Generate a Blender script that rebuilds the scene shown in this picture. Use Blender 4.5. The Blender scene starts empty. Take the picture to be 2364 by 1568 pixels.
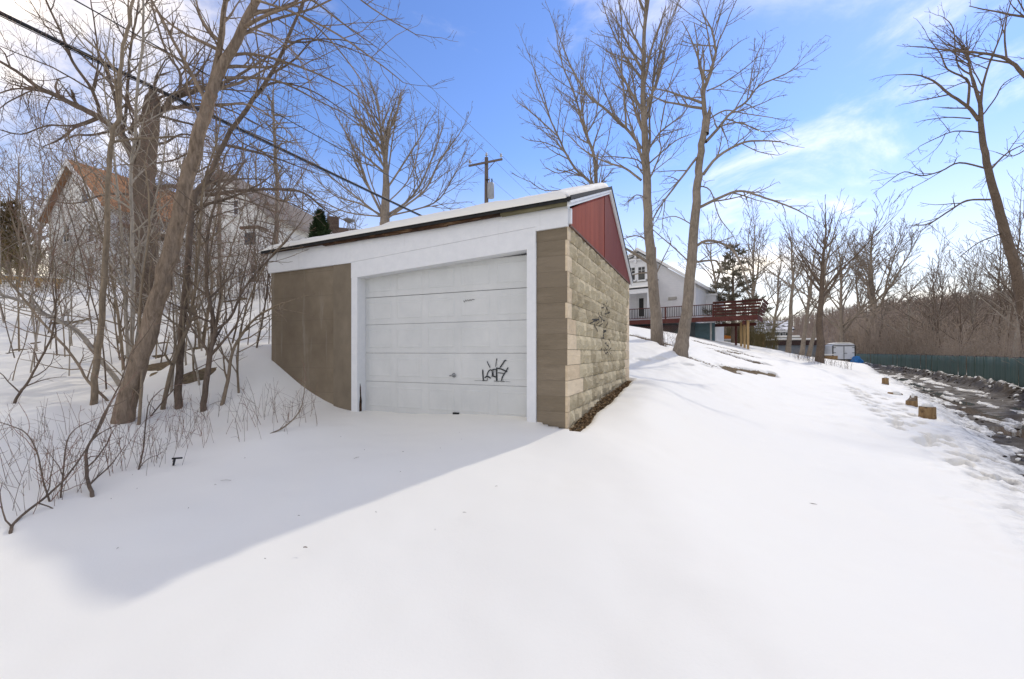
import bpy, bmesh, math, random
import numpy as np
from mathutils import Vector, Matrix
from mathutils.bvhtree import BVHTree

R = math.radians
SC = bpy.context.scene
COL = SC.collection

# ------------------------------------------------------------------ camera
F = 985.0; CX = 1182.0; HY = 813.0; CZ = 1.5
cam_d = bpy.data.cameras.new('camera')
cam = bpy.data.objects.new('camera', cam_d); COL.objects.link(cam)
cam.location = (0, 0, CZ); cam.rotation_euler = (R(90), 0, 0)
cam_d.sensor_width = 36.0; cam_d.lens = 36.0 * F / 2364.0
cam_d.shift_y = (HY - 784.0) / 2364.0
cam_d.clip_start = 0.05; cam_d.clip_end = 3000
SC.camera = cam

# ------------------------------------------------------------------ sky and sun
SUN_AZ = math.atan2(0.718, 0.696)      # from +Y towards +X
SUN_EL = R(39.5)
w = bpy.data.worlds.new('World'); SC.world = w; w.use_nodes = True
nt = w.node_tree; nt.nodes.clear()
N = nt.nodes.new; L = nt.links.new
sky = N('ShaderNodeTexSky'); sky.sky_type = 'NISHITA'; sky.sun_disc = False
sky.sun_elevation = SUN_EL; sky.sun_rotation = SUN_AZ
sky.air_density = 1.0; sky.dust_density = 0.05; sky.ozone_density = 3.0; sky.altitude = 100
hs = N('ShaderNodeHueSaturation'); hs.inputs['Hue'].default_value = 0.512; hs.inputs['Saturation'].default_value = 1.12; hs.inputs['Value'].default_value = 1.58
L(sky.outputs[0], hs.inputs['Color'])
tc = N('ShaderNodeTexCoord')
sep = N('ShaderNodeSeparateXYZ'); L(tc.outputs['Generated'], sep.inputs[0])
def M(op, a, b=None, c=None):
    n = N('ShaderNodeMath'); n.operation = op
    for i, v in enumerate((a, b, c)):
        if v is None: continue
        if isinstance(v, (int, float)): n.inputs[i].default_value = v
        else: L(v, n.inputs[i])
    return n.outputs[0]
zc = M('MAXIMUM', sep.outputs[2], 0.0)
den = M('ADD', zc, 0.22)
cx = M('DIVIDE', sep.outputs[0], den); cy = M('DIVIDE', sep.outputs[1], den)
comb = N('ShaderNodeCombineXYZ'); L(cx, comb.inputs[0]); L(cy, comb.inputs[1]); comb.inputs[2].default_value = 3.7
def noise(vec, scale, detail, rough, dist=0.0, off=(0, 0, 0)):
    mp = N('ShaderNodeMapping'); mp.inputs['Location'].default_value = off
    L(vec, mp.inputs[0])
    n = N('ShaderNodeTexNoise'); n.inputs['Scale'].default_value = scale; n.inputs['Detail'].default_value = detail
    n.inputs['Roughness'].default_value = rough; n.inputs['Distortion'].default_value = dist
    L(mp.outputs[0], n.inputs['Vector']); return n.outputs[0]
big = noise(comb.outputs[0], 0.62, 2, 0.5, 0.0, (17.23, 15.74, 0))
fine = noise(comb.outputs[0], 1.5, 8, 0.62, 0.45, (28.92, 39.79, 0))
mixn = M('ADD', M('MULTIPLY', big, 0.95), M('MULTIPLY', fine, 0.75))
# the cloud thickens towards the west (left) and lies along the whole horizon as white haze
west = N('ShaderNodeMapRange'); west.interpolation_type = 'SMOOTHSTEP'
west.inputs['From Min'].default_value = -0.15; west.inputs['From Max'].default_value = -0.80
west.inputs['To Min'].default_value = 0.0; west.inputs['To Max'].default_value = 0.15
L(sep.outputs[0], west.inputs['Value'])
mr = N('ShaderNodeMapRange'); mr.interpolation_type = 'SMOOTHSTEP'
mr.inputs['From Min'].default_value = 0.825; mr.inputs['From Max'].default_value = 1.12
L(M('ADD', mixn, west.outputs[0]), mr.inputs['Value'])
hz = N('ShaderNodeMapRange'); hz.interpolation_type = 'SMOOTHSTEP'
hz.inputs['From Min'].default_value = 0.43; hz.inputs['From Max'].default_value = -0.02
hz.inputs['To Min'].default_value = 0.0; hz.inputs['To Max'].default_value = 0.93
L(sep.outputs[2], hz.inputs['Value'])
def mixc(f, a, b):
    x = N('ShaderNodeMix'); x.data_type = 'RGBA'; L(f, x.inputs['Factor']); L(a, x.inputs['A']); x.inputs['B'].default_value = b; return x
mixh = mixc(hz.outputs[0], hs.outputs[0], (8.2, 7.7, 7.1, 1))
mix = mixc(M('MULTIPLY', mr.outputs[0], 0.9), mixh.outputs['Result'], (15.8, 13.9, 11.2, 1))
bg = N('ShaderNodeBackground'); bg.inputs['Strength'].default_value = 0.15
L(mix.outputs['Result'], bg.inputs['Color'])
wo = N('ShaderNodeOutputWorld'); L(bg.outputs[0], wo.inputs['Surface'])

sun_d = bpy.data.lights.new('sun', 'SUN'); sun_d.energy = 2.0; sun_d.angle = R(1.2); sun_d.color = (1.0, 0.93, 0.83)
sun = bpy.data.objects.new('sun', sun_d); COL.objects.link(sun)
sd = Vector((math.sin(SUN_AZ) * math.cos(SUN_EL), math.cos(SUN_AZ) * math.cos(SUN_EL), math.sin(SUN_EL)))
sun.rotation_euler = sd.to_track_quat('Z', 'Y').to_euler(); sun.location = sd * 60

vs = SC.view_settings
SC.display_settings.display_device = 'sRGB'
vs.view_transform = 'Standard'; vs.look = 'None'; vs.gamma = 1.0; vs.use_curve_mapping = False
vs.exposure = -0.14
SC.cycles.max_bounces = 6; SC.cycles.diffuse_bounces = 3; SC.cycles.caustics_reflective = False; SC.cycles.caustics_refractive = False
SC.cycles.use_denoising = True
# ------------------------------------------------------------------ helpers
RNG = random.Random(7)

def pix(px, py, Y):
    """a point Y metres in front of the viewer, seen at px,py of the 2364 x 1568 photograph"""
    return Vector(((px - CX) / F * Y, Y, (HY - py) / F * Y + CZ))

def link(name, me, mat=None, parent=None, loc=None):
    o = bpy.data.objects.new(name, me); COL.objects.link(o)
    if mat is not None and me is not None and len(me.materials) == 0: me.materials.append(mat)
    if parent is not None: o.parent = parent
    if loc is not None: o.location = loc
    return o

def tag(o, label=None, cat=None, group=None, kind=None):
    if label: o['label'] = label
    if cat: o['category'] = cat
    if group: o['group'] = group
    if kind: o['kind'] = kind
    return o

def thing(name, loc, rz, label, cat, group=None):
    o = bpy.data.objects.new(name, None); COL.objects.link(o)
    o.location = loc; o.rotation_euler = (0, 0, rz); o.empty_display_size = 0.3
    return tag(o, label, cat, group)

def mk(verts, faces, smooth=False, name='m'):
    me = bpy.data.meshes.new(name)
    me.from_pydata([tuple(v) for v in verts], [], faces); me.update()
    if smooth: me.polygons.foreach_set('use_smooth', [True] * len(me.polygons))
    return me

def npmesh(verts, quads, smooth=True, tris=None):
    """fast mesh from numpy arrays: verts (n,3), quads (m,4) and tris (k,3)"""
    me = bpy.data.meshes.new('m')
    nq = len(quads); ntri = 0 if tris is None else len(tris)
    me.vertices.add(len(verts)); me.vertices.foreach_set('co', np.asarray(verts, np.float32).ravel())
    loops = np.asarray(quads, np.int32).ravel()
    if ntri: loops = np.concatenate([loops, np.asarray(tris, np.int32).ravel()])
    me.loops.add(len(loops)); me.loops.foreach_set('vertex_index', loops)
    starts = np.arange(nq, dtype=np.int32) * 4
    if ntri: starts = np.concatenate([starts, nq * 4 + np.arange(ntri, dtype=np.int32) * 3])
    me.polygons.add(nq + ntri); me.polygons.foreach_set('loop_start', starts)
    me.polygons.foreach_set('use_smooth', np.full(nq + ntri, smooth, bool))
    me.update(calc_edges=True); me.validate()
    return me

class MB:
    """collects boxes, prisms and tubes and links them as one mesh"""
    def __init__(s): s.v = []; s.f = []
    def add(s, vs, fs):
        o = len(s.v); s.v += [tuple(v) for v in vs]; s.f += [tuple(i + o for i in f) for f in fs]; return s
    def box(s, x0, x1, y0, y1, z0, z1, c=0.0):
        if c <= 0:
            return s.add([(x0,y0,z0),(x1,y0,z0),(x1,y1,z0),(x0,y1,z0),(x0,y0,z1),(x1,y0,z1),(x1,y1,z1),(x0,y1,z1)],
                         [(3,2,1,0),(4,5,6,7),(0,1,5,4),(1,2,6,5),(2,3,7,6),(3,0,4,7)])
        bm = bmesh.new(); bmesh.ops.create_cube(bm, size=1.0)
        for v in bm.verts:
            v.co = Vector((x0 + (v.co.x + .5) * (x1 - x0), y0 + (v.co.y + .5) * (y1 - y0), z0 + (v.co.z + .5) * (z1 - z0)))
        bmesh.ops.bevel(bm, geom=bm.edges[:], offset=c, segments=1, affect='EDGES')
        bm.verts.index_update()
        s.add([v.co[:] for v in bm.verts], [[v.index for v in f.verts] for f in bm.faces]); bm.free(); return s
    def prism(s, poly, a, b, axis='y'):
        """poly of (u,v) counter-clockwise seen from the -axis side, swept from a to b along axis"""
        n = len(poly); V = []
        for t in (a, b):
            for (u, v) in poly:
                V.append({'y': (u, t, v), 'x': (t, u, v), 'z': (u, v, t)}[axis])
        fs = [tuple(range(n)), tuple(range(2 * n - 1, n - 1, -1))]
        fs += [(i, i + n, (i + 1) % n + n, (i + 1) % n) for i in range(n)]
        return s.add(V, fs)
    def bar(s, p, q, w, h=None, up=(0, 0, 1)):
        p = Vector(p); q = Vector(q); d = (q - p).normalized(); h = h or w
        u = Vector(up)
        if abs(d.dot(u)) > .97: u = Vector((1, 0, 0))
        a = d.cross(u).normalized(); b = a.cross(d).normalized()
        V = [t + a * (sx * w / 2) + b * (sz * h / 2) for t in (p, q) for sx, sz in ((-1, -1), (1, -1), (1, 1), (-1, 1))]
        return s.add(V, [(3,2,1,0),(4,5,6,7),(0,1,5,4),(1,2,6,5),(2,3,7,6),(3,0,4,7)])
    def cyl(s, p, q, r0, r1=None, n=12, cap=True):
        p = Vector(p); q = Vector(q); r1 = r0 if r1 is None else r1
        d = (q - p).normalized(); u = Vector((0, 0, 1)) if abs(d.z) < .9 else Vector((1, 0, 0))
        a = d.cross(u).normalized(); b = d.cross(a).normalized()
        V = []
        for t, r in ((p, r0), (q, r1)):
            for i in range(n):
                an = 2 * math.pi * i / n; V.append(t + a * math.cos(an) * r + b * math.sin(an) * r)
        fs = [(i, (i + 1) % n, (i + 1) % n + n, i + n) for i in range(n)]
        if cap: fs += [tuple(range(n - 1, -1, -1)), tuple(range(n, 2 * n))]
        return s.add(V, fs)
    def lathe(s, c, prof, n=14):
        c = Vector(c); V = []; m = len(prof)
        for r, z in prof:
            for i in range(n):
                an = 2 * math.pi * i / n; V.append(c + Vector((math.cos(an) * r, math.sin(an) * r, z)))
        fs = [(k * n + i, k * n + (i + 1) % n, (k + 1) * n + (i + 1) % n, (k + 1) * n + i) for k in range(m - 1) for i in range(n)]
        fs += [tuple(range(n - 1, -1, -1)), tuple(range((m - 1) * n, m * n))]
        return s.add(V, fs)
    def mesh(s, smooth=False):
        me = mk(s.v, s.f, smooth)
        bm = bmesh.new(); bm.from_mesh(me); bmesh.ops.recalc_face_normals(bm, faces=bm.faces[:]); bm.to_mesh(me); bm.free()
        return me
    def build(s, name, mat, parent=None, smooth=False, loc=None):
        return link(name, s.mesh(smooth), mat, parent, loc)

def tubes_np(branches, sides=3):
    """branches: list of (points list, radii list). Returns numpy verts, quads."""
    groups = {}
    for p, r in branches: groups.setdefault(len(p), []).append((p, r))
    VV = []; QQ = []; off = 0
    ang = np.arange(sides) * 2 * np.pi / sides
    ca, sa = np.cos(ang), np.sin(ang)
    for n, bl in groups.items():
        Pp = np.array([b[0] for b in bl], float); Rr = np.array([b[1] for b in bl], float)
        T = np.gradient(Pp, axis=1); T /= np.linalg.norm(T, axis=2, keepdims=True) + 1e-12
        ov = Pp[:, -1] - Pp[:, 0]; ov /= np.linalg.norm(ov, axis=1, keepdims=True) + 1e-12
        ref = np.where(np.abs(ov[:, 2:3]) > 0.75, np.array([[1.0, .2, 0]]), np.array([[0.1, 0, 1.0]]))[:, None, :]
        A = np.cross(T, np.broadcast_to(ref, T.shape)); A /= np.linalg.norm(A, axis=2, keepdims=True) + 1e-12
        B = np.cross(T, A)
        ring = Pp[:, :, None, :] + Rr[:, :, None, None] * (A[:, :, None, :] * ca[None, None, :, None] + B[:, :, None, :] * sa[None, None, :, None])
        m = len(bl); VV.append(ring.reshape(-1, 3))
        base = (np.arange(m) * n * sides)[:, None, None] + (np.arange(n - 1) * sides)[None, :, None]
        i = np.arange(sides)[None, None, :]; j = (np.arange(sides) + 1)[None, None, :] % sides
        q = np.stack([base + i, base + j, base + sides + j, base + sides + i], -1).reshape(-1, 4) + off
        QQ.append(q); off += m * n * sides
    return np.concatenate(VV), np.concatenate(QQ)

def tubes(branches, sides=3, smooth=True):
    v, q = tubes_np(branches, sides); return npmesh(v, q, smooth)

# value noise
_tab = np.random.RandomState(11).rand(256, 256) * 2 - 1
def n2(x, y, seed=0):
    x = np.asarray(x, float) + seed * 17.31; y = np.asarray(y, float) + seed * 9.77
    xi = np.floor(x).astype(int); yi = np.floor(y).astype(int); fx = x - xi; fy = y - yi
    fx = fx * fx * fx * (fx * (fx * 6 - 15) + 10); fy = fy * fy * fy * (fy * (fy * 6 - 15) + 10)
    g = lambda a, b: _tab[a & 255, b & 255]
    return (g(xi, yi) * (1 - fx) + g(xi + 1, yi) * fx) * (1 - fy) + (g(xi, yi + 1) * (1 - fx) + g(xi + 1, yi + 1) * fx) * fy
def fbm(x, y, o=4, seed=0):
    s = 0; a = 1.0
    for k in range(o): s = s + a * n2(x * 2 ** k, y * 2 ** k, seed + k * 3); a *= .5
    return s
def sstep(a, b, x):
    t = np.clip((np.asarray(x, float) - a) / (b - a), 0, 1); return t * t * (3 - 2 * t)

# ------------------------------------------------------------------ materials
class Mat:
    def __init__(s, name, col=(.5, .5, .5), rough=.8, spec=.25, metal=0.0):
        s.m = bpy.data.materials.new(name); s.m.use_nodes = True; s.t = s.m.node_tree
        s.b = s.t.nodes['Principled BSDF']
        s.b.inputs['Base Color'].default_value = (*col, 1); s.b.inputs['Roughness'].default_value = rough
        s.b.inputs['Specular IOR Level'].default_value = spec; s.b.inputs['Metallic'].default_value = metal
    def n(s, t, **k):
        n = s.t.nodes.new(t)
        for a, v in k.items(): setattr(n, a, v)
        return n
    def l(s, a, b): s.t.links.new(a, b)
    def coord(s, kind='Object', scale=(1, 1, 1), rot=(0, 0, 0)):
        c = s.n('ShaderNodeTexCoord'); mp = s.n('ShaderNodeMapping')
        mp.inputs['Scale'].default_value = scale; mp.inputs['Rotation'].default_value = rot
        s.l(c.outputs[kind], mp.inputs[0]); return mp.outputs[0]
    def noise(s, vec, scale, detail=4, rough=.6, dist=0):
        n = s.n('ShaderNodeTexNoise'); n.inputs['Scale'].default_value = scale; n.inputs['Detail'].default_value = detail
        n.inputs['Roughness'].default_value = rough; n.inputs['Distortion'].default_value = dist
        s.l(vec, n.inputs['Vector']); return n.outputs[0]
    def ramp(s, fac, stops):
        r = s.n('ShaderNodeValToRGB'); e = r.color_ramp.elements
        while len(e) < len(stops): e.new(.5)
        for el, (p, c) in zip(e, stops):
            el.position = p; el.color = (*c, 1) if len(c) == 3 else c
        s.l(fac, r.inputs[0]); return r.outputs[0]
    def mixc(s, fac, a, b, mode='MIX'):
        x = s.n('ShaderNodeMix', data_type='RGBA', blend_type=mode)
        for sock, v in ((x.inputs['Factor'], fac), (x.inputs['A'], a), (x.inputs['B'], b)):
            if isinstance(v, (int, float)): sock.default_value = v
            elif isinstance(v, tuple): sock.default_value = (*v, 1) if len(v) == 3 else v
            else: s.l(v, sock)
        return x.outputs['Result']
    def math(s, op, a, b=0.0):
        x = s.n('ShaderNodeMath', operation=op)
        for i, v in enumerate((a, b)):
            if isinstance(v, (int, float)): x.inputs[i].default_value = v
            else: s.l(v, x.inputs[i])
        return x.outputs[0]
    def rng(s, v, a, b, c=0.0, d=1.0):
        x = s.n('ShaderNodeMapRange'); x.inputs[1].default_value = a; x.inputs[2].default_value = b
        x.inputs[3].default_value = c; x.inputs[4].default_value = d; s.l(v, x.inputs[0]); return x.outputs[0]
    def color(s, c): s.l(c, s.b.inputs['Base Color']); return s
    def rough(s, c): s.l(c, s.b.inputs['Roughness']); return s
    def bump(s, h, strength=.4, dist=.02):
        b = s.n('ShaderNodeBump'); b.inputs['Strength'].default_value = strength; b.inputs['Distance'].default_value = dist
        s.l(h, b.inputs['Height']); s.l(b.outputs[0], s.b.inputs['Normal']); return s
    def rand(s):
        return s.n('ShaderNodeObjectInfo').outputs['Random']

def simple(name, col, rough=.8, var=.25, scale=6.0, bump=.0, spec=.25, stretch=(1, 1, 1), metal=0.0):
    m = Mat(name, col, rough, spec, metal); v = m.coord('Object', stretch); n = m.noise(v, scale, 6, .65)
    lo = tuple(c * (1 - var) for c in col); hi = tuple(min(1, c * (1 + var)) for c in col)
    m.color(m.ramp(n, [(.25, lo), (.75, hi)]))
    if bump: m.bump(n, bump, .02)
    return m.m
# ------------------------------------------------------------------ terrain
GC = Vector((0.714, 5.498, 0.0)); GX = Vector((.9156, -.402, 0)); GY = Vector((.4016, .9158, 0)); GROT = math.atan2(-.402, .9156)
def gworld(x, y, z=0.0): return GC + GX * x + GY * y + Vector((0, 0, z))
RD = (.65, .76); RN = (.76, -.65); ROADZ = -0.85
def road_bend(s): return .0012 * np.clip(np.asarray(s, float) - 15, 0, 110) ** 2
def road_st(x, y):
    s = x * RD[0] + y * RD[1]; return s, x * RN[0] + y * RN[1] + road_bend(s)
def road_xy(s, t):
    t = t - road_bend(s); return s * RD[0] + t * RN[0], s * RD[1] + t * RN[1]

ctl = [(1310,982,5.5),(1218,968,5.72),(1034,960,6.3),(850,950,6.82),(785,938,7.06),(740,916,7.25),(690,884,7.45),(622,822,7.74),
 (1182,1568,1.97),(0,1568,2.02),(2364,1568,2.02),(290,1365,2.55),(1100,1180,3.45),(700,1150,3.6),(1300,1100,4.3),(1600,1200,3.5),
 (900,1010,5.4),(500,1060,4.6),(620,1000,5.1),(228,938,6.5),(285,972,6.0),(410,945,6.6),(470,950,6.6),(300,1110,4.1),(30,1230,3.2),
 (0,960,6.0),(0,810,9.5),(300,800,9.5),(0,655,17.5),(350,690,15.5),(600,690,14.5),(560,790,9.0),(150,720,13),
 (250,655,27),(500,660,27),(560,668,20),(700,640,19),(900,690,22),(1050,690,30),
 (1385,908,7.5),(1452,872,10.3),(1490,880,9.8),(1480,792,17.5),(1518,790,16.8),(1572,816,14.8),(1640,800,24),(1600,782,27.5),(1490,768,26),(1450,800,14.5),
 (1720,822,21.5),(1830,833,30),(1890,838,32),(1945,837,50),(1750,800,45),
 (1600,905,10.3),(1700,868,16),(1800,1000,8.3),(1850,880,18),(1900,850,30),(2000,1050,7.6),(2140,972,11.6),(2105,938,14.5),(2065,910,18.5),(2045,885,24.5),
 (2364,1070,8.6),(2364,1250,4.3),(1900,1250,3.9),(2100,1150,5.6)]
cp = [tuple(pix(*c)) for c in ctl]
for (x, y, z) in ((0,-6,-.3),(-8,-6,.1),(10,-6,-.9),(0,0,-.1),(-3,0,-.1),(4,0,-.35),(10,3,-.8),(-22,4,1.6),(-14,5,.9),(20,2,-.9),(-30,30,6.0),(0,45,5.0),(-40,60,7),(20,60,0.6),(-25,10,2.8),(-3.2,11.5,1.9),(-5.5,10.2,1.7),(0,13.5,1.5),(1.5,11.3,.98),(-60,0,6),(40,-10,-1.2),(0,80,5),(-1.5,8.0,.55)):
    cp.append((x, y, z))
for s_ in (12, 18, 26, 36, 50, 66, 85, 105):
    for t_ in (2.6, 6.0, 9.0): x_, y_ = road_xy(s_, t_); cp.append((x_, y_, ROADZ if t_ < 8 else -.7))
cp = np.array(cp, float)
def _U(r2): return np.where(r2 > 1e-12, r2 * np.log(r2 + 1e-12), 0)
_n = len(cp)
_K = _U(((cp[:, None, :2] - cp[None, :, :2]) ** 2).sum(-1)) + np.eye(_n) * 0.6
_P = np.c_[np.ones(_n), cp[:, :2]]
_A = np.block([[_K, _P], [_P.T, np.zeros((3, 3))]])
_w = np.linalg.solve(_A, np.r_[cp[:, 2], np.zeros(3)])
def _tps(x, y):
    x = np.asarray(x, float); y = np.asarray(y, float); out = np.empty(x.size); xf = x.ravel(); yf = y.ravel()
    for i in range(0, x.size, 20000):
        d2 = (xf[i:i+20000, None] - cp[None, :, 0]) ** 2 + (yf[i:i+20000, None] - cp[None, :, 1]) ** 2
        out[i:i+20000] = _U(d2) @ _w[:_n] + _w[_n] + _w[_n+1] * xf[i:i+20000] + _w[_n+2] * yf[i:i+20000]
    return out.reshape(x.shape)
def zbase(x, y):
    x = np.asarray(x, float); y = np.asarray(y, float)
    z = _tps(np.clip(x, -48, 70), np.clip(y, -9, 90))
    s, t = road_st(x, y)
    far = np.where(t > 8, -.75, np.clip(5.0 - .12 * (x + 10), -.75, 7))
    r = np.hypot(np.maximum(np.abs(x - 8) - 56, 0), np.maximum(np.abs(y - 38) - 50, 0))
    k = sstep(0, 30, r); z = z * (1 - k) + far * k
    # the road is level
    k = sstep(1.4, 2.5, t) * (1 - sstep(6.6, 8.2, t)) * sstep(5, 11, s)
    return z * (1 - k) + ROADZ * k
def gz(x, y): return float(zbase(np.array([x]), np.array([y]))[0])
def hit(px, py):
    """where the sight line through a pixel meets the ground"""
    prev = None
    Ys = np.geomspace(1.0, 120, 700); xs = (px - CX) / F * Ys; zs = (HY - py) / F * Ys + CZ
    d = zs - zbase(xs, Ys); i = int(np.argmax(d < 0))
    if d[i] >= 0: i = len(Ys) - 1
    return Vector((xs[i], Ys[i], float(zbase(xs[i:i+1], Ys[i:i+1])[0])))
def ground_pt(x, y, dz=0.0): return Vector((x, y, gz(x, y) + dz))

def seg_dist(x, y, pts):
    """distance to a polyline and the position along it"""
    best = np.full(np.shape(x), 1e9)
    for (a, b) in zip(pts[:-1], pts[1:]):
        ax, ay, bx, by = a[0], a[1], b[0], b[1]
        L2 = (bx-ax)**2 + (by-ay)**2 + 1e-9
        u = np.clip(((x-ax)*(bx-ax) + (y-ay)*(by-ay)) / L2, 0, 1)
        best = np.minimum(best, np.hypot(x - ax - u*(bx-ax), y - ay - u*(by-ay)))
    return best

# bare strips where the snow has melted: (centre line, half width, softness)
BARE = []
def bare(pp, wd): BARE.append(([hit(*p)[:2] for p in pp], wd))
bare([(1580,822),(1625,836),(1690,848),(1770,862)], .30)
bare([(1470,776),(1500,783),(1522,790)], .5)
bare([(1600,786),(1660,800),(1710,812)], .35)
bare([(1685,812),(1722,818)], .45)
bare([(1640,804),(1700,826),(1760,838)], .10)
bare([(352,842),(384,840)], .10); bare([(412,862),(455,859)], .04); bare([(462,797),(492,798)], .02)
bare([(580,713),(608,716)], .03); bare([(0,812),(24,808)], .08)
bare([(1535,798),(1565,806)], .30)

prints = []
def trail(pp, step, side, seed):
    r = random.Random(seed); pts = [hit(*p) for p in pp]; k = 0; acc = 0
    for a, b in zip(pts[:-1], pts[1:]):
        d = Vector((b.x-a.x, b.y-a.y)); L_ = d.length; d /= L_; t = acc
        while t < L_:
            c = Vector((a.x, a.y)) + d*t + Vector((-d.y, d.x)) * (side * (1 if k % 2 else -1) + r.uniform(-.05, .05))
            prints.append((c.x, c.y, math.atan2(d.y, d.x) + r.uniform(-.25, .25), r.uniform(.09, .16))); k += 1; t += step * r.uniform(.8, 1.2)
        acc = t - L_
trail([(1962,893),(2010,925),(2060,975),(2150,1030),(2240,1090),(2364,1165)], .62, .13, 1)
trail([(1975,900),(2040,960),(2130,1010),(2210,1060),(2330,1130)], .7, .16, 2)
trail([(2000,890),(2060,930),(2120,990),(2230,1050),(2364,1100)], .75, .12, 3)
trail([(1640,850),(1580,838),(1500,830),(1465,828)], .8, .15, 5)

def cover(x, y):
    """1 where snow lies, 0 where it has gone; noise gives the ragged edge"""
    c = np.ones(np.shape(x)); nz = fbm(x * 2.3, y * 2.3, 4, 5)
    for pts, wd in BARE:
        cxm = sum(p[0] for p in pts) / len(pts); cym = sum(p[1] for p in pts) / len(pts)
        m = (np.abs(x - cxm) < 9) & (np.abs(y - cym) < 9)
        if m.any():
            d = seg_dist(x[m], y[m], pts); c[m] = np.minimum(c[m], sstep(-.12, .22, d - wd + nz[m] * .22))
    # beside the block wall
    gx = (x - GC.x) * GX.x + (y - GC.y) * GX.y; gy = (x - GC.x) * GY.x + (y - GC.y) * GY.y
    wv = .10 + .07 * np.clip(gy / 1.5, 0, 1) * np.clip((5.2 - gy) / 3, 0, 1) + .03 * nz
    m = (gx > -.3) & (gy > -.02) & (gy < 5.2)
    c = np.where(m, np.minimum(c, sstep(-.03, .07, gx - wv)), c)
    return c
def roadcover(x, y):
    s, t = road_st(x, y)
    st = fbm(s * .55, t * 2.4, 4, 21); ed = fbm(s * 1.1, t * 1.1, 4, 31)
    inside = sstep(2.0, 2.75, t + ed * .42) * (1 - sstep(5.6, 6.1, t + ed * .25)) * sstep(7, 10, s)
    slush = sstep(.34, .60, st)
    return 1 - inside * (1 - slush * .88)

def axis(parts):
    out = [parts[0][0]]
    for a, b, h0, h1 in parts:
        x = a
        while x < b - 1e-6:
            h = h0 + (h1 - h0) * (x - a) / (b - a); x = min(x + h, b); out.append(x)
    return np.array(out)
AX = axis([(-400, -60, 40, 8), (-60, -16, 4, .35), (-16, -6, .3, .09), (-6, 3, .08, .06), (3, 14, .055, .07), (14, 30, .08, .16), (30, 66, .2, 1.2), (66, 400, 5, 40)])
AY = axis([(-60, -4, 12, .6), (-4, 1.5, .4, .08), (1.5, 14, .06, .06), (14, 28, .07, .13), (28, 56, .16, .6), (56, 100, 1, 5), (100, 1500, 15, 200)])
AX = AX if len(AX) % 2 else np.r_[AX, AX[-1] + 40]; AY = AY if len(AY) % 2 else np.r_[AY, AY[-1] + 200]
GXX, GYY = np.meshgrid(AX, AY)

def sheet(xx, yy, zz, name, mat):
    ny, nx = xx.shape; idx = np.arange(nx * ny).reshape(ny, nx)
    q = np.stack([idx[:-1, :-1], idx[:-1, 1:], idx[1:, 1:], idx[1:, :-1]], -1).reshape(-1, 4)
    return link(name, npmesh(np.stack([xx, yy, zz], -1).reshape(-1, 3), q, True), mat)

zb = zbase(GXX, GYY)
s_, t_ = road_st(GXX, GYY)
near = np.exp(-np.hypot(GXX, GYY - 6) / 60)
und = .035 * fbm(GXX * .45, GYY * .45, 3, 2) * near + .010 * fbm(GXX * 1.6, GYY * 1.6, 3, 9)
bankm = sstep(-4.5, -7, GXX + .25 * (GYY - 6)) * sstep(4.2, 7, GYY)
und += .0035 * fbm(GXX * 4.5, GYY * 4.5, 3, 12) * (np.hypot(GXX, GYY) < 16)
und += bankm * .10 * fbm(GXX * .9, GYY * .9, 4, 14)
rough = sstep(.2, 1.6, t_ + .3 * fbm(s_ * .6, t_ * .6, 2, 8)) * (1 - sstep(2.5, 3.2, t_)) * sstep(2, 7, s_)
und += rough * (.05 * np.abs(fbm(s_ * 2.2, t_ * 2.8, 4, 41)) + .02 * fbm(s_ * 6, t_ * 6, 2, 44) + .05)
bank = np.exp(-((t_ - 6.45) / .42) ** 2) * sstep(7, 11, s_)
bankh = bank * (.42 + .16 * fbm(s_ * .9, t_ * .9, 3, 51)) + bank * .10 * fbm(s_ * 4, t_ * 4, 3, 55)
fieldr = sstep(7, 11, GXX * .6 + GYY * .6) * sstep(0, 2, GXX - 1.5) * (1 - sstep(26, 40, GYY)) * (1 - sstep(1.6, 2.4, t_))
und += fieldr * (.022 * fbm(GXX * 2.1, GYY * 2.1, 4, 61))
pr = np.zeros_like(GXX)
for (px_, py_, an, dp) in prints:
    m = (np.abs(GXX - px_) < .5) & (np.abs(GYY - py_) < .5)
    if not m.any(): continue
    dx = GXX[m] - px_; dy = GYY[m] - py_
    u = (dx * math.cos(an) + dy * math.sin(an)) / .21; v = (-dx * math.sin(an) + dy * math.cos(an)) / .105
    r2 = u * u + v * v
    pr[m] += -1.5 * dp * np.exp(-(r2 ** 2) * .9) + .022 * np.exp(-((np.sqrt(r2) - 1.45) / .3) ** 2)
pr = np.maximum(pr, -.17)
cov = cover(GXX, GYY); rc = roadcover(GXX, GYY)
# the hollow beside the block wall
gx = (GXX - GC.x) * GX.x + (GYY - GC.y) * GX.y; gy = (GXX - GC.x) * GY.x + (GYY - GC.y) * GY.y
drift = np.exp(-((gx - .75) / .45) ** 2) * sstep(.2, 1.2, gy) * (1 - sstep(4.6, 6.0, gy)) * .10
zs = zb + und + pr + bankh + drift - (1 - cov) * .20 - (1 - rc) * .22
k = (1 - rc) * 0
snow = sheet(GXX, GYY, zs, 'snow_field', None)
tag(snow, kind='structure')
ze = zb - .075 + .02 * fbm(GXX * 3, GYY * 3, 3, 71) + und * .4
prd = np.minimum(pr, 0); prd = np.minimum.reduce([np.roll(prd, k_, ax_) for k_ in (-2, -1, 0, 1, 2) for ax_ in (0, 1)])
ze = ze + prd * 1.3
ze = ze - .16 * ((t_ > 1.2) & (t_ < 8.0) & (s_ > 5))
earth = sheet(GXX[::2, ::2], GYY[::2, ::2], ze[::2, ::2], 'ground', None); tag(earth, kind='structure')

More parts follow.
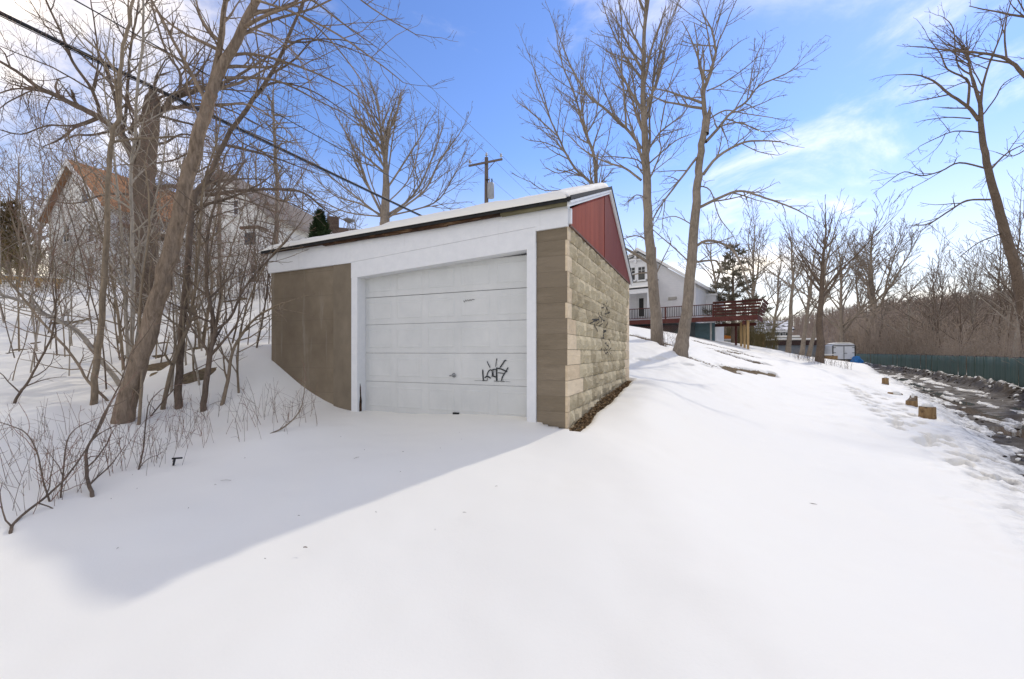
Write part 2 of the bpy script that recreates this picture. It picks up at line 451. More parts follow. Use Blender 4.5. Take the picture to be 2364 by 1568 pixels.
# dirt road and the water standing in its ruts
SS = axis([(7, 40, .11, .16), (40, 118, .4, 1.5)]); TT = axis([(1.3, 7.1, .09, .09)])
ts, ss = np.meshgrid(TT, SS)
rx, ry = road_xy(ss, ts)
rut = -.05 * np.exp(-((ts - 3.2) / .35) ** 2) - .05 * np.exp(-((ts - 4.9) / .35) ** 2)
rz = ROADZ - .055 + rut + .045 * fbm(ss * .5, ts * 1.6, 3, 81) + .018 * fbm(ss * 3, ts * 4, 3, 85)
rz += np.exp(-((ts - 6.22) / .42) ** 2) * (.40 + .16 * fbm(ss * .9, ts * .9, 3, 51) + .20 * fbm(ss * 2.6, ts * 3, 4, 91))
rz += np.exp(-((ts - 1.9) / .4) ** 2) * (.05 + .07 * fbm(ss * 1.6, ts * 2.5, 3, 93))
road = sheet(rx, ry, rz, 'dirt_road', None); tag(road, kind='structure')
PS = np.linspace(9, 100, 80); PT = np.linspace(2.0, 5.8, 6); pt_, ps_ = np.meshgrid(PT, PS); wx, wy = road_xy(ps_, pt_)
water = sheet(wx, wy, np.full_like(wx, ROADZ - .092), 'puddle_water', None); tag(water, kind='structure')

m = Mat('snow', (.845, .824, .742), .62, .2); v = m.coord('Object')
n1 = m.noise(v, 55, 3, .7); n0 = m.noise(v, 1.4, 4, .6)
m.bump(m.math('ADD', m.math('MULTIPLY', n1, .35), m.math('MULTIPLY', n0, .8)), .25, .02)
MSNOW = m.m
# snow of the field: thrown-up road dirt stains it near the road
m = Mat('field_snow', (.845, .824, .742), .62, .2); v = m.coord('Object')
n1 = m.noise(v, 60, 3, .7); n0 = m.noise(v, 1.1, 5, .62)
sx = m.n('ShaderNodeSeparateXYZ'); m.l(v, sx.inputs[0])
ssn = m.math('ADD', m.math('MULTIPLY', sx.outputs[0], RD[0]), m.math('MULTIPLY', sx.outputs[1], RD[1]))
bn = m.math('MAXIMUM', m.math('SUBTRACT', ssn, 15.0), 0.0)
tt = m.math('ADD', m.math('SUBTRACT', m.math('MULTIPLY', sx.outputs[0], RN[0]), m.math('MULTIPLY', sx.outputs[1], -RN[1])), m.math('MULTIPLY', m.math('MULTIPLY', bn, bn), .0012))
dirt = m.noise(v, 3.5, 6, .72, .4)
near_road = m.rng(m.math('ADD', tt, m.math('MULTIPLY', dirt, 1.1)), 1.6, 2.9)
dm = m.math('MULTIPLY', near_road, m.rng(dirt, .40, .62))
bankd = m.math('MULTIPLY', m.rng(tt, 5.3, 5.9), m.rng(m.math('SUBTRACT', m.noise(v, 2.6, 6, .75, .5), m.rng(tt, 5.9, 6.9, -.10, .16)), .40, .50))
bankd = m.math('MULTIPLY', bankd, m.rng(tt, 7.1, 6.7))
dm2 = m.math('MAXIMUM', m.math('MULTIPLY', dm, .75), bankd)
m.color(m.mixc(dm2, (.845, .824, .742), (.055, .045, .037)))
n3 = m.noise(v, 7, 4, .6)
m.bump(m.math('ADD', m.math('ADD', m.math('MULTIPLY', n1, .20), m.math('MULTIPLY', n3, .22)), m.math('MULTIPLY', n0, .6)), .26, .02)
snow.data.materials.append(m.m)
m = Mat('leaf_earth', (.12, .09, .06), .95, .1); v = m.coord('Object')
n0 = m.noise(v, 14, 6, .75, .6); n1 = m.noise(v, 2.5, 4, .6)
m.color(m.mixc(m.rng(n1, .35, .65), m.ramp(n0, [(.3, (.07, .05, .033)), (.5, (.20, .145, .085)), (.72, (.38, .29, .18))]), m.ramp(n0, [(.3, (.07, .05, .035)), (.7, (.24, .20, .12))])))
m.bump(n0, .8, .05); earth.data.materials.append(m.m); MEARTH = m.m
m = Mat('wet_mud', (.08, .07, .06), .6, .18); v = m.coord('Object')
n0 = m.noise(v, 9, 7, .7); n1 = m.noise(v, 1.2, 4, .6); n2_ = m.noise(v, 45, 3, .6)
m.color(m.mixc(m.rng(n1, .35, .7), m.ramp(n0, [(.3, (.020, .0145, .010)), (.7, (.072, .052, .034))]), m.ramp(n2_, [(.35, (.026, .019, .013)), (.7, (.105, .078, .052))])))
m.rough(m.rng(n1, .3, .7, .5, .95)); m.bump(m.math('ADD', n0, m.math('MULTIPLY', n2_, .4)), .7, .04); road.data.materials.append(m.m); MMUD = m.m
m = Mat('puddle', (.075, .055, .038), .06, .5); v = m.coord('Object'); m.bump(m.noise(v, 6, 3, .5), .03, .01); water.data.materials.append(m.m)
# ------------------------------------------------------------------ garage
m = Mat('white_paint', (.74, .75, .75), .55, .35); v = m.coord('Object')
st = m.noise(m.coord('Object', (6, 6, .5)), 1.5, 6, .7); fl = m.noise(v, 9, 5, .7)
m.color(m.mixc(m.rng(st, .60, .95, 0, .6), m.ramp(fl, [(.3, (.71, .72, .72)), (.7, (.775, .78, .775))]), (.55, .53, .48)))
m.bump(fl, .12, .01); MWHITE = m.m
m = Mat('door_paint', (.60, .62, .61), .45, .4); v = m.coord('Object')
st = m.noise(m.coord('Object', (5, 5, .35)), 1.3, 6, .7); fl = m.noise(v, 2.2, 5, .65)
m.color(m.mixc(m.rng(st, .55, .95, 0, .7), m.ramp(fl, [(.3, (.565, .575, .555)), (.7, (.645, .65, .625))]), (.46, .46, .42))); MDOOR = m.m
m = Mat('parged_concrete', (.25, .20, .145), .85, .2); v = m.coord('Object')
b0 = m.noise(v, .9, 5, .6); b1 = m.noise(v, 7, 6, .7); st = m.noise(m.coord('Object', (4, 4, .4)), 1.2, 5, .7)
c0 = m.ramp(b0, [(.30, (.15, .117, .08)), (.5, (.212, .17, .117)), (.70, (.29, .24, .17))])
sx = m.n('ShaderNodeSeparateXYZ'); m.l(v, sx.inputs[0])
crs = m.math('FRACT', m.math('DIVIDE', sx.outputs[2], .41)); jl = m.rng(m.math('ABSOLUTE', m.math('SUBTRACT', crs, .5)), .485, .5)
c1 = m.mixc(m.rng(b1, .3, .75, 0, .35), c0, (.16, .125, .09)); c1 = m.mixc(m.math('MULTIPLY', jl, .5), c1, (.12, .095, .07))
m.color(m.mixc(m.math('MULTIPLY', m.rng(st, .58, .74), .4), c1, (.42, .39, .33))); m.bump(m.math('ADD', b1, m.math('MULTIPLY', jl, -.4)), .25, .02); MPARGE = m.m
def blockmat(name, lo, mid, hi, grain):
    m = Mat(name, mid, .92, .12); v = m.coord('Object'); r = m.rand()
    c = m.n('ShaderNodeTexCoord'); add = m.n('ShaderNodeVectorMath', operation='ADD'); m.l(c.outputs['Object'], add.inputs[0])
    sc = m.n('ShaderNodeVectorMath', operation='SCALE'); sc.inputs[0].default_value = (37, 11, 23); m.l(r, sc.inputs['Scale']); m.l(sc.outputs[0], add.inputs[1])
    n0 = m.noise(add.outputs[0], grain, 6, .7, .3); n1 = m.noise(add.outputs[0], 2.2, 3, .6)
    base = m.ramp(r, [(.0, lo), (.5, mid), (1.0, hi)])
    dark = m.mixc(m.rng(n0, .50, .80, 0, .40), base, tuple(x * .45 for x in lo))
    m.color(m.mixc(m.rng(n1, .5, .75, 0, .45), dark, tuple(min(1, x * 1.25) for x in hi)))
    m.bump(n0, .55, .03); return m.m
MROCK = blockmat('rock_face_block', (.38, .315, .20), (.50, .42, .275), (.62, .53, .35), 9)
MTAN = blockmat('smooth_tan_block', (.58, .455, .30), (.66, .53, .355), (.72, .59, .41), 2.5)
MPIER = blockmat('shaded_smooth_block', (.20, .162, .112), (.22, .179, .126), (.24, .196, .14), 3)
m = Mat('red_boards', (.26, .06, .045), .75, .2); v = m.coord('Object', (1, 9, .35)); g = m.noise(v, 3.0, 7, .72); g2 = m.noise(m.coord('Object', (1, 2.2, .25)), 1.3, 4, .6)
sx = m.n('ShaderNodeSeparateXYZ'); m.l(m.coord('Object'), sx.inputs[0])
wear = m.rng(m.math('SUBTRACT', m.math('MULTIPLY', g, .9), m.math('MULTIPLY', sx.outputs[2], .0)), .56, .70)
m.color(m.mixc(m.math('MULTIPLY', wear, m.rng(g2, .35, .6, .15, .7)), m.ramp(g2, [(.3, (.20, .035, .018)), (.7, (.32, .068, .037))]), (.44, .22, .15)))
m.bump(g, .25, .01); MRED = m.m
MRED2 = simple('dark_red_board', (.165, .026, .016), .7, .25, 4, .2, stretch=(1, 6, .5))
m = Mat('rotten_wood', (.06, .04, .028), .9, .15); v = m.coord('Object', (.7, 4, 4)); g = m.noise(v, 3, 7, .75, .5)
m.color(m.ramp(g, [(.36, (.018, .014, .011)), (.52, (.07, .036, .02)), (.60, (.16, .095, .05)), (.72, (.34, .26, .16))])); m.bump(g, .6, .03); MROT = m.m
MBLACK = simple('roofing_edge', (.022, .022, .022), .7, .4, 12, .3)
MASPH = simple('asphalt_shingle', (.05, .047, .045), .9, .4, 30, .5)
MINK = Mat('spray_paint', (.016, .019, .022), .45, .4).m
m = Mat('faded_spray', (.085, .078, .066), .9, .1); MINK2 = m.m
MSTEEL = simple('dull_steel', (.32, .33, .33), .4, .25, 20, 0, .5, metal=.7)

garage = thing('garage', (GC.x, GC.y, 0), GROT, 'small concrete block garage with snowy roof and red gable', 'garage')
W0, D0 = -5.55, 5.27
def xtop(x): return 3.387 + (3.2525 - 3.387) * (x / -5.585)          # the sagging eave
def lin(x): return 2.870 + (2.7046 - 2.870) * ((x + .551) / (-3.487 + .551))
def fbot(x): return 3.16 + (2.925 - 3.16) * (x / -5.55)
# left part of the front, parged over, running down into the bank
mb = MB(); mb.box(W0, -4.02, .012, .22, -.6, 2.99); mb.build('front_wall', MPARGE, garage)
mb = MB(); mb.box(-4.018, -3.615, -.022, .24, -.6, 3.02, .006); mb.build('pilaster', simple('pilaster_cement', (.205, .168, .12), .9, .22, 3, .2, stretch=(1, 1, .6)), garage)
# header boards
def board(name, xa, xb, zlo, zhi, y0, y1, mat, par=garage):
    mb = MB(); mb.prism([(xa, zlo(xa)), (xb, zlo(xb)), (xb, zhi(xb)), (xa, zhi(xa))], y0, y1); return mb.build(name, mat, par)
midz = lambda x: lin(x) + .26 + .02 * (x + 3) / 3
board('header_board', W0 - .02, -3.62, lambda x: 2.925 + .012 * (x + 5.55), lambda x: xtop(x) + .02, -.035, .05, MWHITE)
board('header_board', -3.617, .018, lambda x: midz(x) + .002, lambda x: xtop(x) + .02, -.036, .05, MWHITE)
board('header_board', -3.617, -.4255, lin, lambda x: midz(x) - .001, -.033, .05, MWHITE)
mb = MB(); mb.prism([(-.424, 3.10), (.016, 3.115), (.016, 3.20), (-.424, 3.19)], -.0355, -.002); mb.build('header_board', MWHITE, garage)
# door frame
mb = MB(); mb.box(-3.615, -3.487, -.030, .30, -.3, 2.75); mb.build('door_jamb', MWHITE, garage)
mb = MB(); mb.box(-.551, -.423, -.030, .30, -.3, 2.94); mb.build('door_jamb', MWHITE, garage)
mb = MB(); mb.prism([(-3.486, lin(-3.486) + .004), (-.552, lin(-.552) + .004), (-.552, 3.0), (-3.486, 3.0)], .052, .30); mb.build('lintel', MWHITE, garage)
mb = MB(); r_ = random.Random(3)
pts = [(-3.482, .45), (-3.47, .45), (-3.462, .62), (-3.468, .80), (-3.463, .95), (-3.474, 1.10), (-3.480, 1.22)]
mb.prism([(.012, .40), (.070, .40), (.062, .62), (.066, .70), (.050, .80), (.044, .93), (.030, .99), (.020, .90), (.026, .78), (.010, .66)], -3.4865, -3.4825, 'x'); mb.build('rotten_patch', MROT, garage)
# sectional door
zsec = [.53, 1.023, 1.483, 1.945, 2.390, 2.845]
DY = .155; DXL, DXR = -3.486, -.552
for i in range(5):
    gp = .0035 if i == 4 else .0018; z0, z1 = zsec[i] + gp, zsec[i + 1] - (.0035 if i == 3 else .0018)
    mb = MB(); mb.prism([(DY + .004, z0), (DY + .05, z0), (DY + .05, z1), (DY + .004, z1), (DY, z1 - .006), (DY, z0 + .006)], DXL, DXR, 'x')
    sec = mb.build('door_section', MDOOR, garage)
    wc = (DXR - DXL) / 5
    for k_ in range(5):
        a = DXL + wc * k_ + .06; b = a + wc - .12; c = z0 + .085; d = z1 - .075
        if i == 4: d = min(d, lin(a) + .15)
        pn = MB(); o_ = .018
        # moulded panel: a shallow groove round a raised field
        ring = lambda e, y: [(a + e, y, c + e), (b - e, y, c + e), (b - e, y, d - e), (a + e, y, d - e)]
        V = ring(0, DY - .001) + ring(.012, DY - .0048) + ring(.024, DY - .0048) + ring(.04, DY - .0022)
        fs = [(j + 4 * q, (j + 1) % 4 + 4 * q, (j + 1) % 4 + 4 * q + 4, j + 4 * q + 4) for q in range(3) for j in range(4)] + [(12, 13, 14, 15)]
        pn.add(V, fs); pn.build('raised_panel', MDOOR, sec)
mb = MB(); hx, hz_ = -1.79, 1.155
mb.cyl((hx, DY + .0, hz_), (hx, DY - .035, hz_), .016, n=10); mb.bar((hx - .055, DY - .035, hz_ - .008), (hx + .035, DY - .035, hz_ + .010), .018, .016); mb.cyl((hx, DY + .002, hz_), (hx, DY - .006, hz_), .034, n=14)
mb.build('door_handle', MSTEEL, garage, True)
mb = MB(); mb.bar((-1.80, DY - .012, .585), (-1.70, DY - .012, .585), .03, .035); mb.build('pull_handle', MBLACK, garage)

def ray_local(px, py, plane_y=None, plane_x=None):
    o = Vector((0, 0, CZ)) - Vector((GC.x, GC.y, 0)); d = Vector(((px - CX) / F, 1, (HY - py) / F))
    lo = Vector((o.dot(GX), o.dot(GY), o.z)); ld = Vector((d.dot(GX), d.dot(GY), d.z))
    t = (plane_y - lo.y) / ld.y if plane_y is not None else (plane_x - lo.x) / ld.x
    return lo + ld * t
def ribbon(pts, wds, nrm, thick=.0015):
    """flat stroke with its own small thickness lying on a wall"""
    n = len(pts); V = []; nrm = Vector(nrm)
    for i, p in enumerate(pts):
        d = (pts[min(i + 1, n - 1)] - pts[max(i - 1, 0)])
        d = d.normalized() if d.length > 1e-6 else Vector((0, 0, 1))
        s = d.cross(nrm).normalized() * wds[i] / 2
        V += [p - s, p + s, p + s + nrm * thick, p - s + nrm * thick]
    fs = []
    for i in range(n - 1):
        a = 4 * i; fs += [(a + j, a + (j + 1) % 4, a + 4 + (j + 1) % 4, a + 4 + j) for j in range(4)]
    fs += [(3, 2, 1, 0), (4 * n - 4, 4 * n - 3, 4 * n - 2, 4 * n - 1)]
    return V, fs
def dense(pp, step):
    out = []
    # Catmull-Rom through the points
    P_ = [pp[0]] + list(pp) + [pp[-1]]
    for i in range(1, len(P_) - 2):
        p0, p1, p2, p3 = P_[i-1], P_[i], P_[i+1], P_[i+2]; n = max(1, int(math.hypot(p2[0]-p1[0], p2[1]-p1[1]) / step))
        for k in range(n):
            t = k / n
            out.append(tuple(.5 * (2*p1[j] + (p2[j]-p0[j])*t + (2*p0[j]-5*p1[j]+4*p2[j]-p3[j])*t*t + (3*p1[j]-p0[j]-3*p2[j]+p3[j])*t**3) for j in (0, 1)))
    out.append(tuple(pp[-1])); return out
strokes = [([(625,890),(628,990),(632,1080),(650,1290)],52),([(600,1270),(700,1274),(785,1277)],26),([(782,1275),(785,1185)],24),([(690,1175),(760,1130),(840,1145),(900,1190)],58),
 ([(770,1110),(800,1000),(840,930),(900,893),(950,925),(960,1050),(948,1150)],42),([(945,905),(1030,880),(1110,890)],46),([(1012,890),(1010,1010)],20),
 ([(1112,815),(1108,1000),(1115,1280)],58),([(982,1000),(1000,1120),(1060,1145),(1110,1130)],50),([(1095,840),(1240,862),(1360,910),(1485,965)],46),
 ([(1222,825),(1320,690),(1395,575),(1452,560)],46),([(1082,790),(1093,640),(1112,520)],26),([(1112,500),(1118,560)],46),([(780,595),(815,690),(885,822)],34),
 ([(1512,812),(1440,940),(1375,1045),(1310,1150),(1280,1285)],42),([(1150,1000),(1270,1010),(1385,1032)],32),([(1010,1288),(1100,1292),(1260,1298),(1400,1304)],22),([(1400,1304),(1600,1318)],9),([(330,1272),(600,1272)],9)]
mb = MB(); k_ = 0
for pp, wd in strokes:
    P3 = [ray_local((1350 + x * .08292) / 1.258, (1000 + y * .08292) / 1.258, plane_y=DY - .0095 - .0004 * k_) for x, y in dense(pp, 45)]
    wpx = wd * .08292 / 1.258 / F * 5.9; n = len(P3)
    V, fs = ribbon(P3, [wpx * (1 if 0 < i < n - 1 else .75) for i in range(n)], (0, -1, 0), .0006); mb.add(V, fs); k_ += 1
tag(mb.build('graffiti', MINK, garage), 'black spray painted tag with crown strokes on the door')
mb = MB()
scr = [(1220,800),(1226,808),(1232,797),(1238,803),(1244,795),(1250,802),(1256,794),(1262,799),(1270,793),(1281,795)]
P3 = [ray_local((700 + x * .5293) / 1.258, (450 + y * .5293) / 1.258, plane_y=DY - .009) for x, y in dense(scr, 2)]
V, fs = ribbon(P3, [.006] * len(P3), (0, -1, 0), .0006); mb.add(V, fs); mb.build('scribble', MINK2, garage)

# block pier right of the door and the rock-faced side wall
rr = random.Random(5)
def block_mesh(kind, seed):
    """unit block 1 x 1 (y,z), face towards +x. 'rock' has a bulging split face"""
    r = random.Random(seed); nx, nz = 4, 3; V = []; F_ = []
    for j in range(nz + 1):
        for i in range(nx + 1):
            u, w_ = i / nx, j / nz
            e = min(u, 1 - u, w_, 1 - w_)
            h = (.026 + r.uniform(-.017, .023)) if (kind == 'rock' and e > 0) else (0.0 if e == 0 else .0015)
            uu = u + (r.uniform(-.05, .05) if e > 0 and kind == 'rock' else 0); ww = w_ + (r.uniform(-.08, .08) if e > 0 and kind == 'rock' else 0)
            V.append((h, uu, ww))
    idx = lambda i, j: j * (nx + 1) + i
    for j in range(nz):
        for i in range(nx): F_.append((idx(i, j), idx(i + 1, j), idx(i + 1, j + 1), idx(i, j + 1)))
    o = len(V); V += [(-.03, 0, 0), (-.03, 1, 0), (-.03, 1, 1), (-.03, 0, 1)]
    F_.append(tuple([o, o + 1] + [idx(i, 0) for i in range(nx, -1, -1)])); F_.append(tuple([o + 2, o + 3] + [idx(i, nz) for i in range(nx + 1)]))
    F_.append(tuple([o + 3, o] + [idx(0, j) for j in range(nz + 1)])); F_.append(tuple([o + 1, o + 2] + [idx(nx, j) for j in range(nz, -1, -1)]))
    return mk(V, F_)
ROCK = [block_mesh('rock', 100 + i) for i in range(9)]
for me in ROCK: me.materials.append(MROCK)
FLAT = block_mesh('flat', 1); FLAT.materials.append(MTAN)
mb = MB(); mb.box(-.20, -.022, .02, D0 - .02, -.7, 3.12); side = mb.build('side_wall', simple('mortar', (.20, .18, .135), .95, .2, 12, .3), garage)
H = .203; ZB = .52 - 2 * H
nc = 13 + 2
WALLBLOCKS = []
# width of the smooth strip at the front corner, course by course from the bottom
strip = [.12, .12, .12, .12, .82, .62, .66, .45, .42, .20, .22, .10, .20, .10, .16]
strip2 = [.10, .10, .10, .55, .60, .75, .62, .66, .48, .40, .30, .45, .25, .15, .2]
for c in range(nc):
    z0 = ZB + c * H; ym = strip[c] ; ye = D0 - strip2[c]
    z1 = min(z0 + H - .006, 3.148)
    if z1 - z0 < .05: continue
    def put(me, ya, yb, x=-.004):
        o = link('block', me, None, side); o.location = (x, ya, z0); o.scale = (1, yb - ya, z1 - z0); WALLBLOCKS.append(o)
    put(FLAT, .0, ym - .006, .002)
    if strip2[c] > .05: put(FLAT, ye + .006, D0, .002)
    y = ym; first = True
    while y < ye - .02:
        wdt = .405 if not first else (.405 if c % 2 else .21)
        first = False
        yb = min(y + wdt, ye)
        if ye - yb < .09: yb = ye
        put(rr.choice(ROCK), y, yb - .006, -.002 + rr.uniform(-.004, .006)); y = yb
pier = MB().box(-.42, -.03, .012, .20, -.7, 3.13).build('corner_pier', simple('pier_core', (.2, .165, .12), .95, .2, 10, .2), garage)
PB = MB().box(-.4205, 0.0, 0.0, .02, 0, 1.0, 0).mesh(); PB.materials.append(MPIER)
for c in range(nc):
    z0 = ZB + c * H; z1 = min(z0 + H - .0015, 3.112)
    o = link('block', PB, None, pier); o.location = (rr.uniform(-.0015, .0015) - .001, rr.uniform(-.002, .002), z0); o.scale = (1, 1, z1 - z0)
# remaining walls
mb = MB(); mb.box(W0, -.02, D0 - .2, D0, -.3, 3.1); mb.build('rear_wall', MPARGE, garage)
mb = MB(); mb.box(W0, W0 + .2, .222, D0 - .202, -.3, 3.1); mb.build('left_wall', MPARGE, garage)
# red gable: wide sheets of vertical boards; the far one is a darker sheet
PKY, PKZ = 2.60, 4.50
def gtop(y): return xtop(0) - .05 + (PKZ - xtop(0)) * (y / PKY) if y < PKY else PKZ - .05 - (PKZ - 3.19) * (y - PKY) / (D0 + .04 - PKY)
ys = [.055, .60, 1.20, 1.80, 2.215]
for a, b in zip(ys[:-1], ys[1:]):
    mb = MB(); mb.prism([(a + .0015, 3.15), (b - .0015, 3.15), (b - .0015, gtop(b)), (a + .0015, gtop(a))], -.03, .022, 'x'); mb.build('gable_board', MRED, garage)
ys = [2.218, 2.60, 3.4, 4.2, D0 + .02]
for a, b in zip(ys[:-1], ys[1:]):
    mb = MB(); mb.prism([(a + .001, 3.15), (b - .001, 3.15), (b - .001, gtop(b) + .001), (a + .001, gtop(a))], -.03, .030, 'x'); mb.build('gable_board', MRED2, garage)
mb = MB(); mb.bar((.018, .05, 3.143), (.018, D0, 3.143), .03, .022); mb.build('gable_drip', simple('weathered_strip', (.16, .10, .08), .85, .4, 8, .3), garage)
mb = MB(); mb.bar((.026, .022, 3.155), (.026, .024, xtop(0) - .04), .045, .05); mb.build('corner_trim', MWHITE, garage)
# roof
def roof_z(x, y, h=0.0):
    """top of the roof deck, with the sag of the eave and ridge"""
    u = min(max(x / -5.55, 0), 1); ze_ = 3.435 - .135 * u; zr = 4.53 - .07 * math.sin(math.pi * min(u * .9, 1)) - .24 * u; zk = 3.22
    return (ze_ + (zr - ze_) * (y + .14) / (PKY + .14) if y <= PKY else zr + (zk - zr) * (y - PKY) / (D0 + .12 - PKY)) + h
xs = [.075 - i * (5.68 / 14) for i in range(15)]; yr = [-.14, .6, 1.3, 2.0, PKY, 3.3, 4.0, 4.7, D0 + .12]
def grid_slab(xs, ys, top, bot):
    V = []; nx, ny = len(xs), len(ys)
    for f in (top, bot):
        for x in xs:
            for y in ys: V.append((x, y, f(x, y)))
    id_ = lambda k, i, j: k * nx * ny + i * ny + j; fs = []
    for i in range(nx - 1):
        for j in range(ny - 1):
            fs.append((id_(0,i,j), id_(0,i,j+1), id_(0,i+1,j+1), id_(0,i+1,j))); fs.append((id_(1,i,j), id_(1,i+1,j), id_(1,i+1,j+1), id_(1,i,j+1)))
    for i in range(nx - 1):
        for j in (0, ny - 1): fs.append((id_(0,i,j), id_(0,i+1,j), id_(1,i+1,j), id_(1,i,j)))
    for j in range(ny - 1):
        for i in (0, nx - 1): fs.append((id_(0,i,j), id_(1,i,j), id_(1,i,j+1), id_(0,i,j+1)))
    return MB().add(V, fs)
roof = grid_slab(xs, yr, lambda x, y: roof_z(x, y), lambda x, y: roof_z(x, y, -.035)).build('roof', MASPH, garage)
# the rotted eave board, in lengths
xx_ = [.03, -.9, -1.75, -2.6, -3.45, -4.15, -5.6]
for i, (a, b) in enumerate(zip(xx_[:-1], xx_[1:])):
    lo = -.075 if i < 5 else -.045
    mb = MB(); mb.prism([(b + .002, roof_z(b, -.14, lo + rr.uniform(-.01, .01))), (a - .002, roof_z(a, -.14, lo + rr.uniform(-.01, .01))), (a - .002, roof_z(a, -.14, -.036)), (b + .002, roof_z(b, -.14, -.036))], -.125 + i * .001, -.06, 'y')
    mb.build('eave_board', MROT if i else simple('weathered_green_board', (.17, .15, .085), .9, .5, 5, .3, stretch=(.6, 4, 4)), garage)
mb = MB()
for i, (a, b) in enumerate(zip(xs[:-1], xs[1:])):
    mb.prism([(b, roof_z(b, -.14, -.048)), (a, roof_z(a, -.14, -.048)), (a, roof_z(a, -.14, .012)), (b, roof_z(b, -.14, .012))], -.152, -.141, 'y')
mb.build('drip_edge', MBLACK, garage)
# rake boards
for (ya, yb) in ((-.12, PKY), (PKY + .002, D0 + .1)):
    mb = MB(); za, zb_ = roof_z(0, ya), roof_z(0, yb)
    mb.prism([(ya, za - .115), (yb, zb_ - .115), (yb, zb_ - .038), (ya, za - .038)], .032, .058, 'x'); mb.build('rake_board', MWHITE, garage)
    mb = MB(); mb.prism([(ya, za - .07), (yb, zb_ - .07), (yb, zb_ - .037), (ya, za - .037)], .059, .078, 'x'); mb.build('rake_moulding', MWHITE, garage)
    mb = MB(); mb.prism([(ya - .02, za - .036), (yb, zb_ - .036), (yb, zb_ + .02), (ya - .02, za + .02)], .0765, .088, 'x'); mb.build('rake_edge', MBLACK, garage)
# snow lying on the roof
nxs, nys = 120, 60; sxs = np.linspace(.035, -5.61, nxs); sys_ = np.linspace(-.175, D0 + .13, nys)
SX, SY = np.meshgrid(sxs, sys_, indexing='ij')
zt = np.vectorize(roof_z)(SX, SY)
edge = np.minimum.reduce([(SY + .175) / .14, (D0 + .13 - SY) / .12, (.035 - SX) / .12, (SX + 5.61) / .15])
edge = np.clip(edge + .16 * fbm(SX * 2.2, SY * 2.2, 3, 4) * (edge > 0.001), 0, 1)
prof = np.sqrt(1 - (1 - edge) ** 2)
thick = (.122 + .03 * fbm(SX * .8, SY * .8, 3, 6) + .010 * fbm(SX * 5, SY * 5, 3, 16)) * prof
# thinner near the rake at the ridge
thick *= (1 - .42 * np.clip(-SX / 5.5, 0, 1)) * (.5 + .5 * np.clip((.035 - SX) / .5 + .35 + .25 * fbm(SX*2,SY*2,2,19), 0, 1))
top = zt + .012 + thick; bot = zt + .004
V = np.concatenate([np.stack([SX, SY, top], -1).reshape(-1, 3), np.stack([SX, SY, bot], -1).reshape(-1, 3)])
id_ = np.arange(nxs * nys).reshape(nxs, nys); q = [np.stack([id_[:-1,:-1], id_[:-1,1:], id_[1:,1:], id_[1:,:-1]], -1).reshape(-1, 4)]
o_ = nxs * nys
for a in (id_[0], id_[-1], id_[:, 0], id_[:, -1]): q.append(np.stack([a[:-1], a[1:], a[1:] + o_, a[:-1] + o_], -1))
link('snow_cover', npmesh(V, np.concatenate(q), True), MSNOW, roof)

# paint on the split blocks: each stroke is laid on the block faces it crosses
VV, FF = [], []
for o in WALLBLOCKS:
    b0 = len(VV); sc_, lc = o.scale, o.location
    VV += [(v.co.x * sc_[0] + lc[0], v.co.y * sc_[1] + lc[1], v.co.z * sc_[2] + lc[2]) for v in o.data.vertices]
    FF += [tuple(i + b0 for i in p.vertices) for p in o.data.polygons]
bvh = BVHTree.FromPolygons(VV, FF)
ws = [[(390,630),(460,628),(520,632),(540,660),(510,720)],[(390,700),(440,672),(500,650)],[(478,715),(484,800),(490,890)],[(508,580),(530,645)],[(575,470),(570,540),(590,620),(575,760),(612,710)],
 [(612,420),(640,560),(655,640),(682,650)],[(610,390),(650,375),(680,300)],[(680,340),(680,500),(740,490),(758,330)],[(700,340),(728,420),(742,570)],[(708,230),(710,310)],[(722,660),(700,800)],
 [(640,875),(700,850)],[(630,960),(690,865)],[(655,905),(680,1000),(650,1005)],[(628,1000),(630,1130),(628,1240),(608,1250)],[(690,1110),(740,1180),(738,1260),(692,1220),(670,1150),(690,1110)],
 [(680,1240),(690,1340),(740,1300)],[(738,1290),(740,1390)],[(778,1010),(800,1180),(770,1300),(790,1450)]]
mb = MB(); k_ = 0
for pp in ws:
    P3 = []
    for x, y in dense(pp, 14):
        lp = ray_local((1660 + x * .1403) / 1.258, (840 + y * .1403) / 1.258, plane_x=.012)
        h_ = bvh.ray_cast(Vector((.3, lp.y, lp.z)), Vector((-1, 0, 0)))
        if h_[0] is not None: P3.append(Vector((max(h_[0].x, .0) + .003 + .0002 * k_, lp.y, lp.z)))
    k_ += 1
    if len(P3) > 1:
        V, fs = ribbon(P3, [.024] * len(P3), (1, 0, 0), .001); mb.add(V, fs)
tag(mb.build('graffiti', MINK2, side), 'faded dark spray painted scrawl on the split blocks')
# ------------------------------------------------------------------ bare trees
def barkmat(name, lo, hi, grain=5.0, zs=.35, moss=None, bump=.7):
    m = Mat(name, hi, .92, .12); v = m.coord('Object', (1, 1, zs)); g = m.noise(v, grain * 3, 7, .7, .6); b = m.noise(m.coord('Object'), 1.3, 4, .6)
    c = m.ramp(g, [(.30, lo), (.68, hi)])
    c = m.mixc(m.rng(b, .45, .75, 0, .5), c, moss or tuple(x * 1.25 for x in hi))
    m.color(c); m.bump(g, bump, .03); return m.m
MB_FORE = barkmat('furrowed_brown_bark', (.11, .08, .055), (.32, .245, .175), 9, .22)
MB_GREY = barkmat('grey_brown_bark', (.15, .12, .092), (.34, .285, .22), 6, .3)
MB_DARK = barkmat('dark_old_bark', (.075, .056, .042), (.21, .16, .118), 7, .4)
MB_SAP = barkmat('sapling_bark', (.15, .115, .078), (.31, .245, .17), 9, .3)
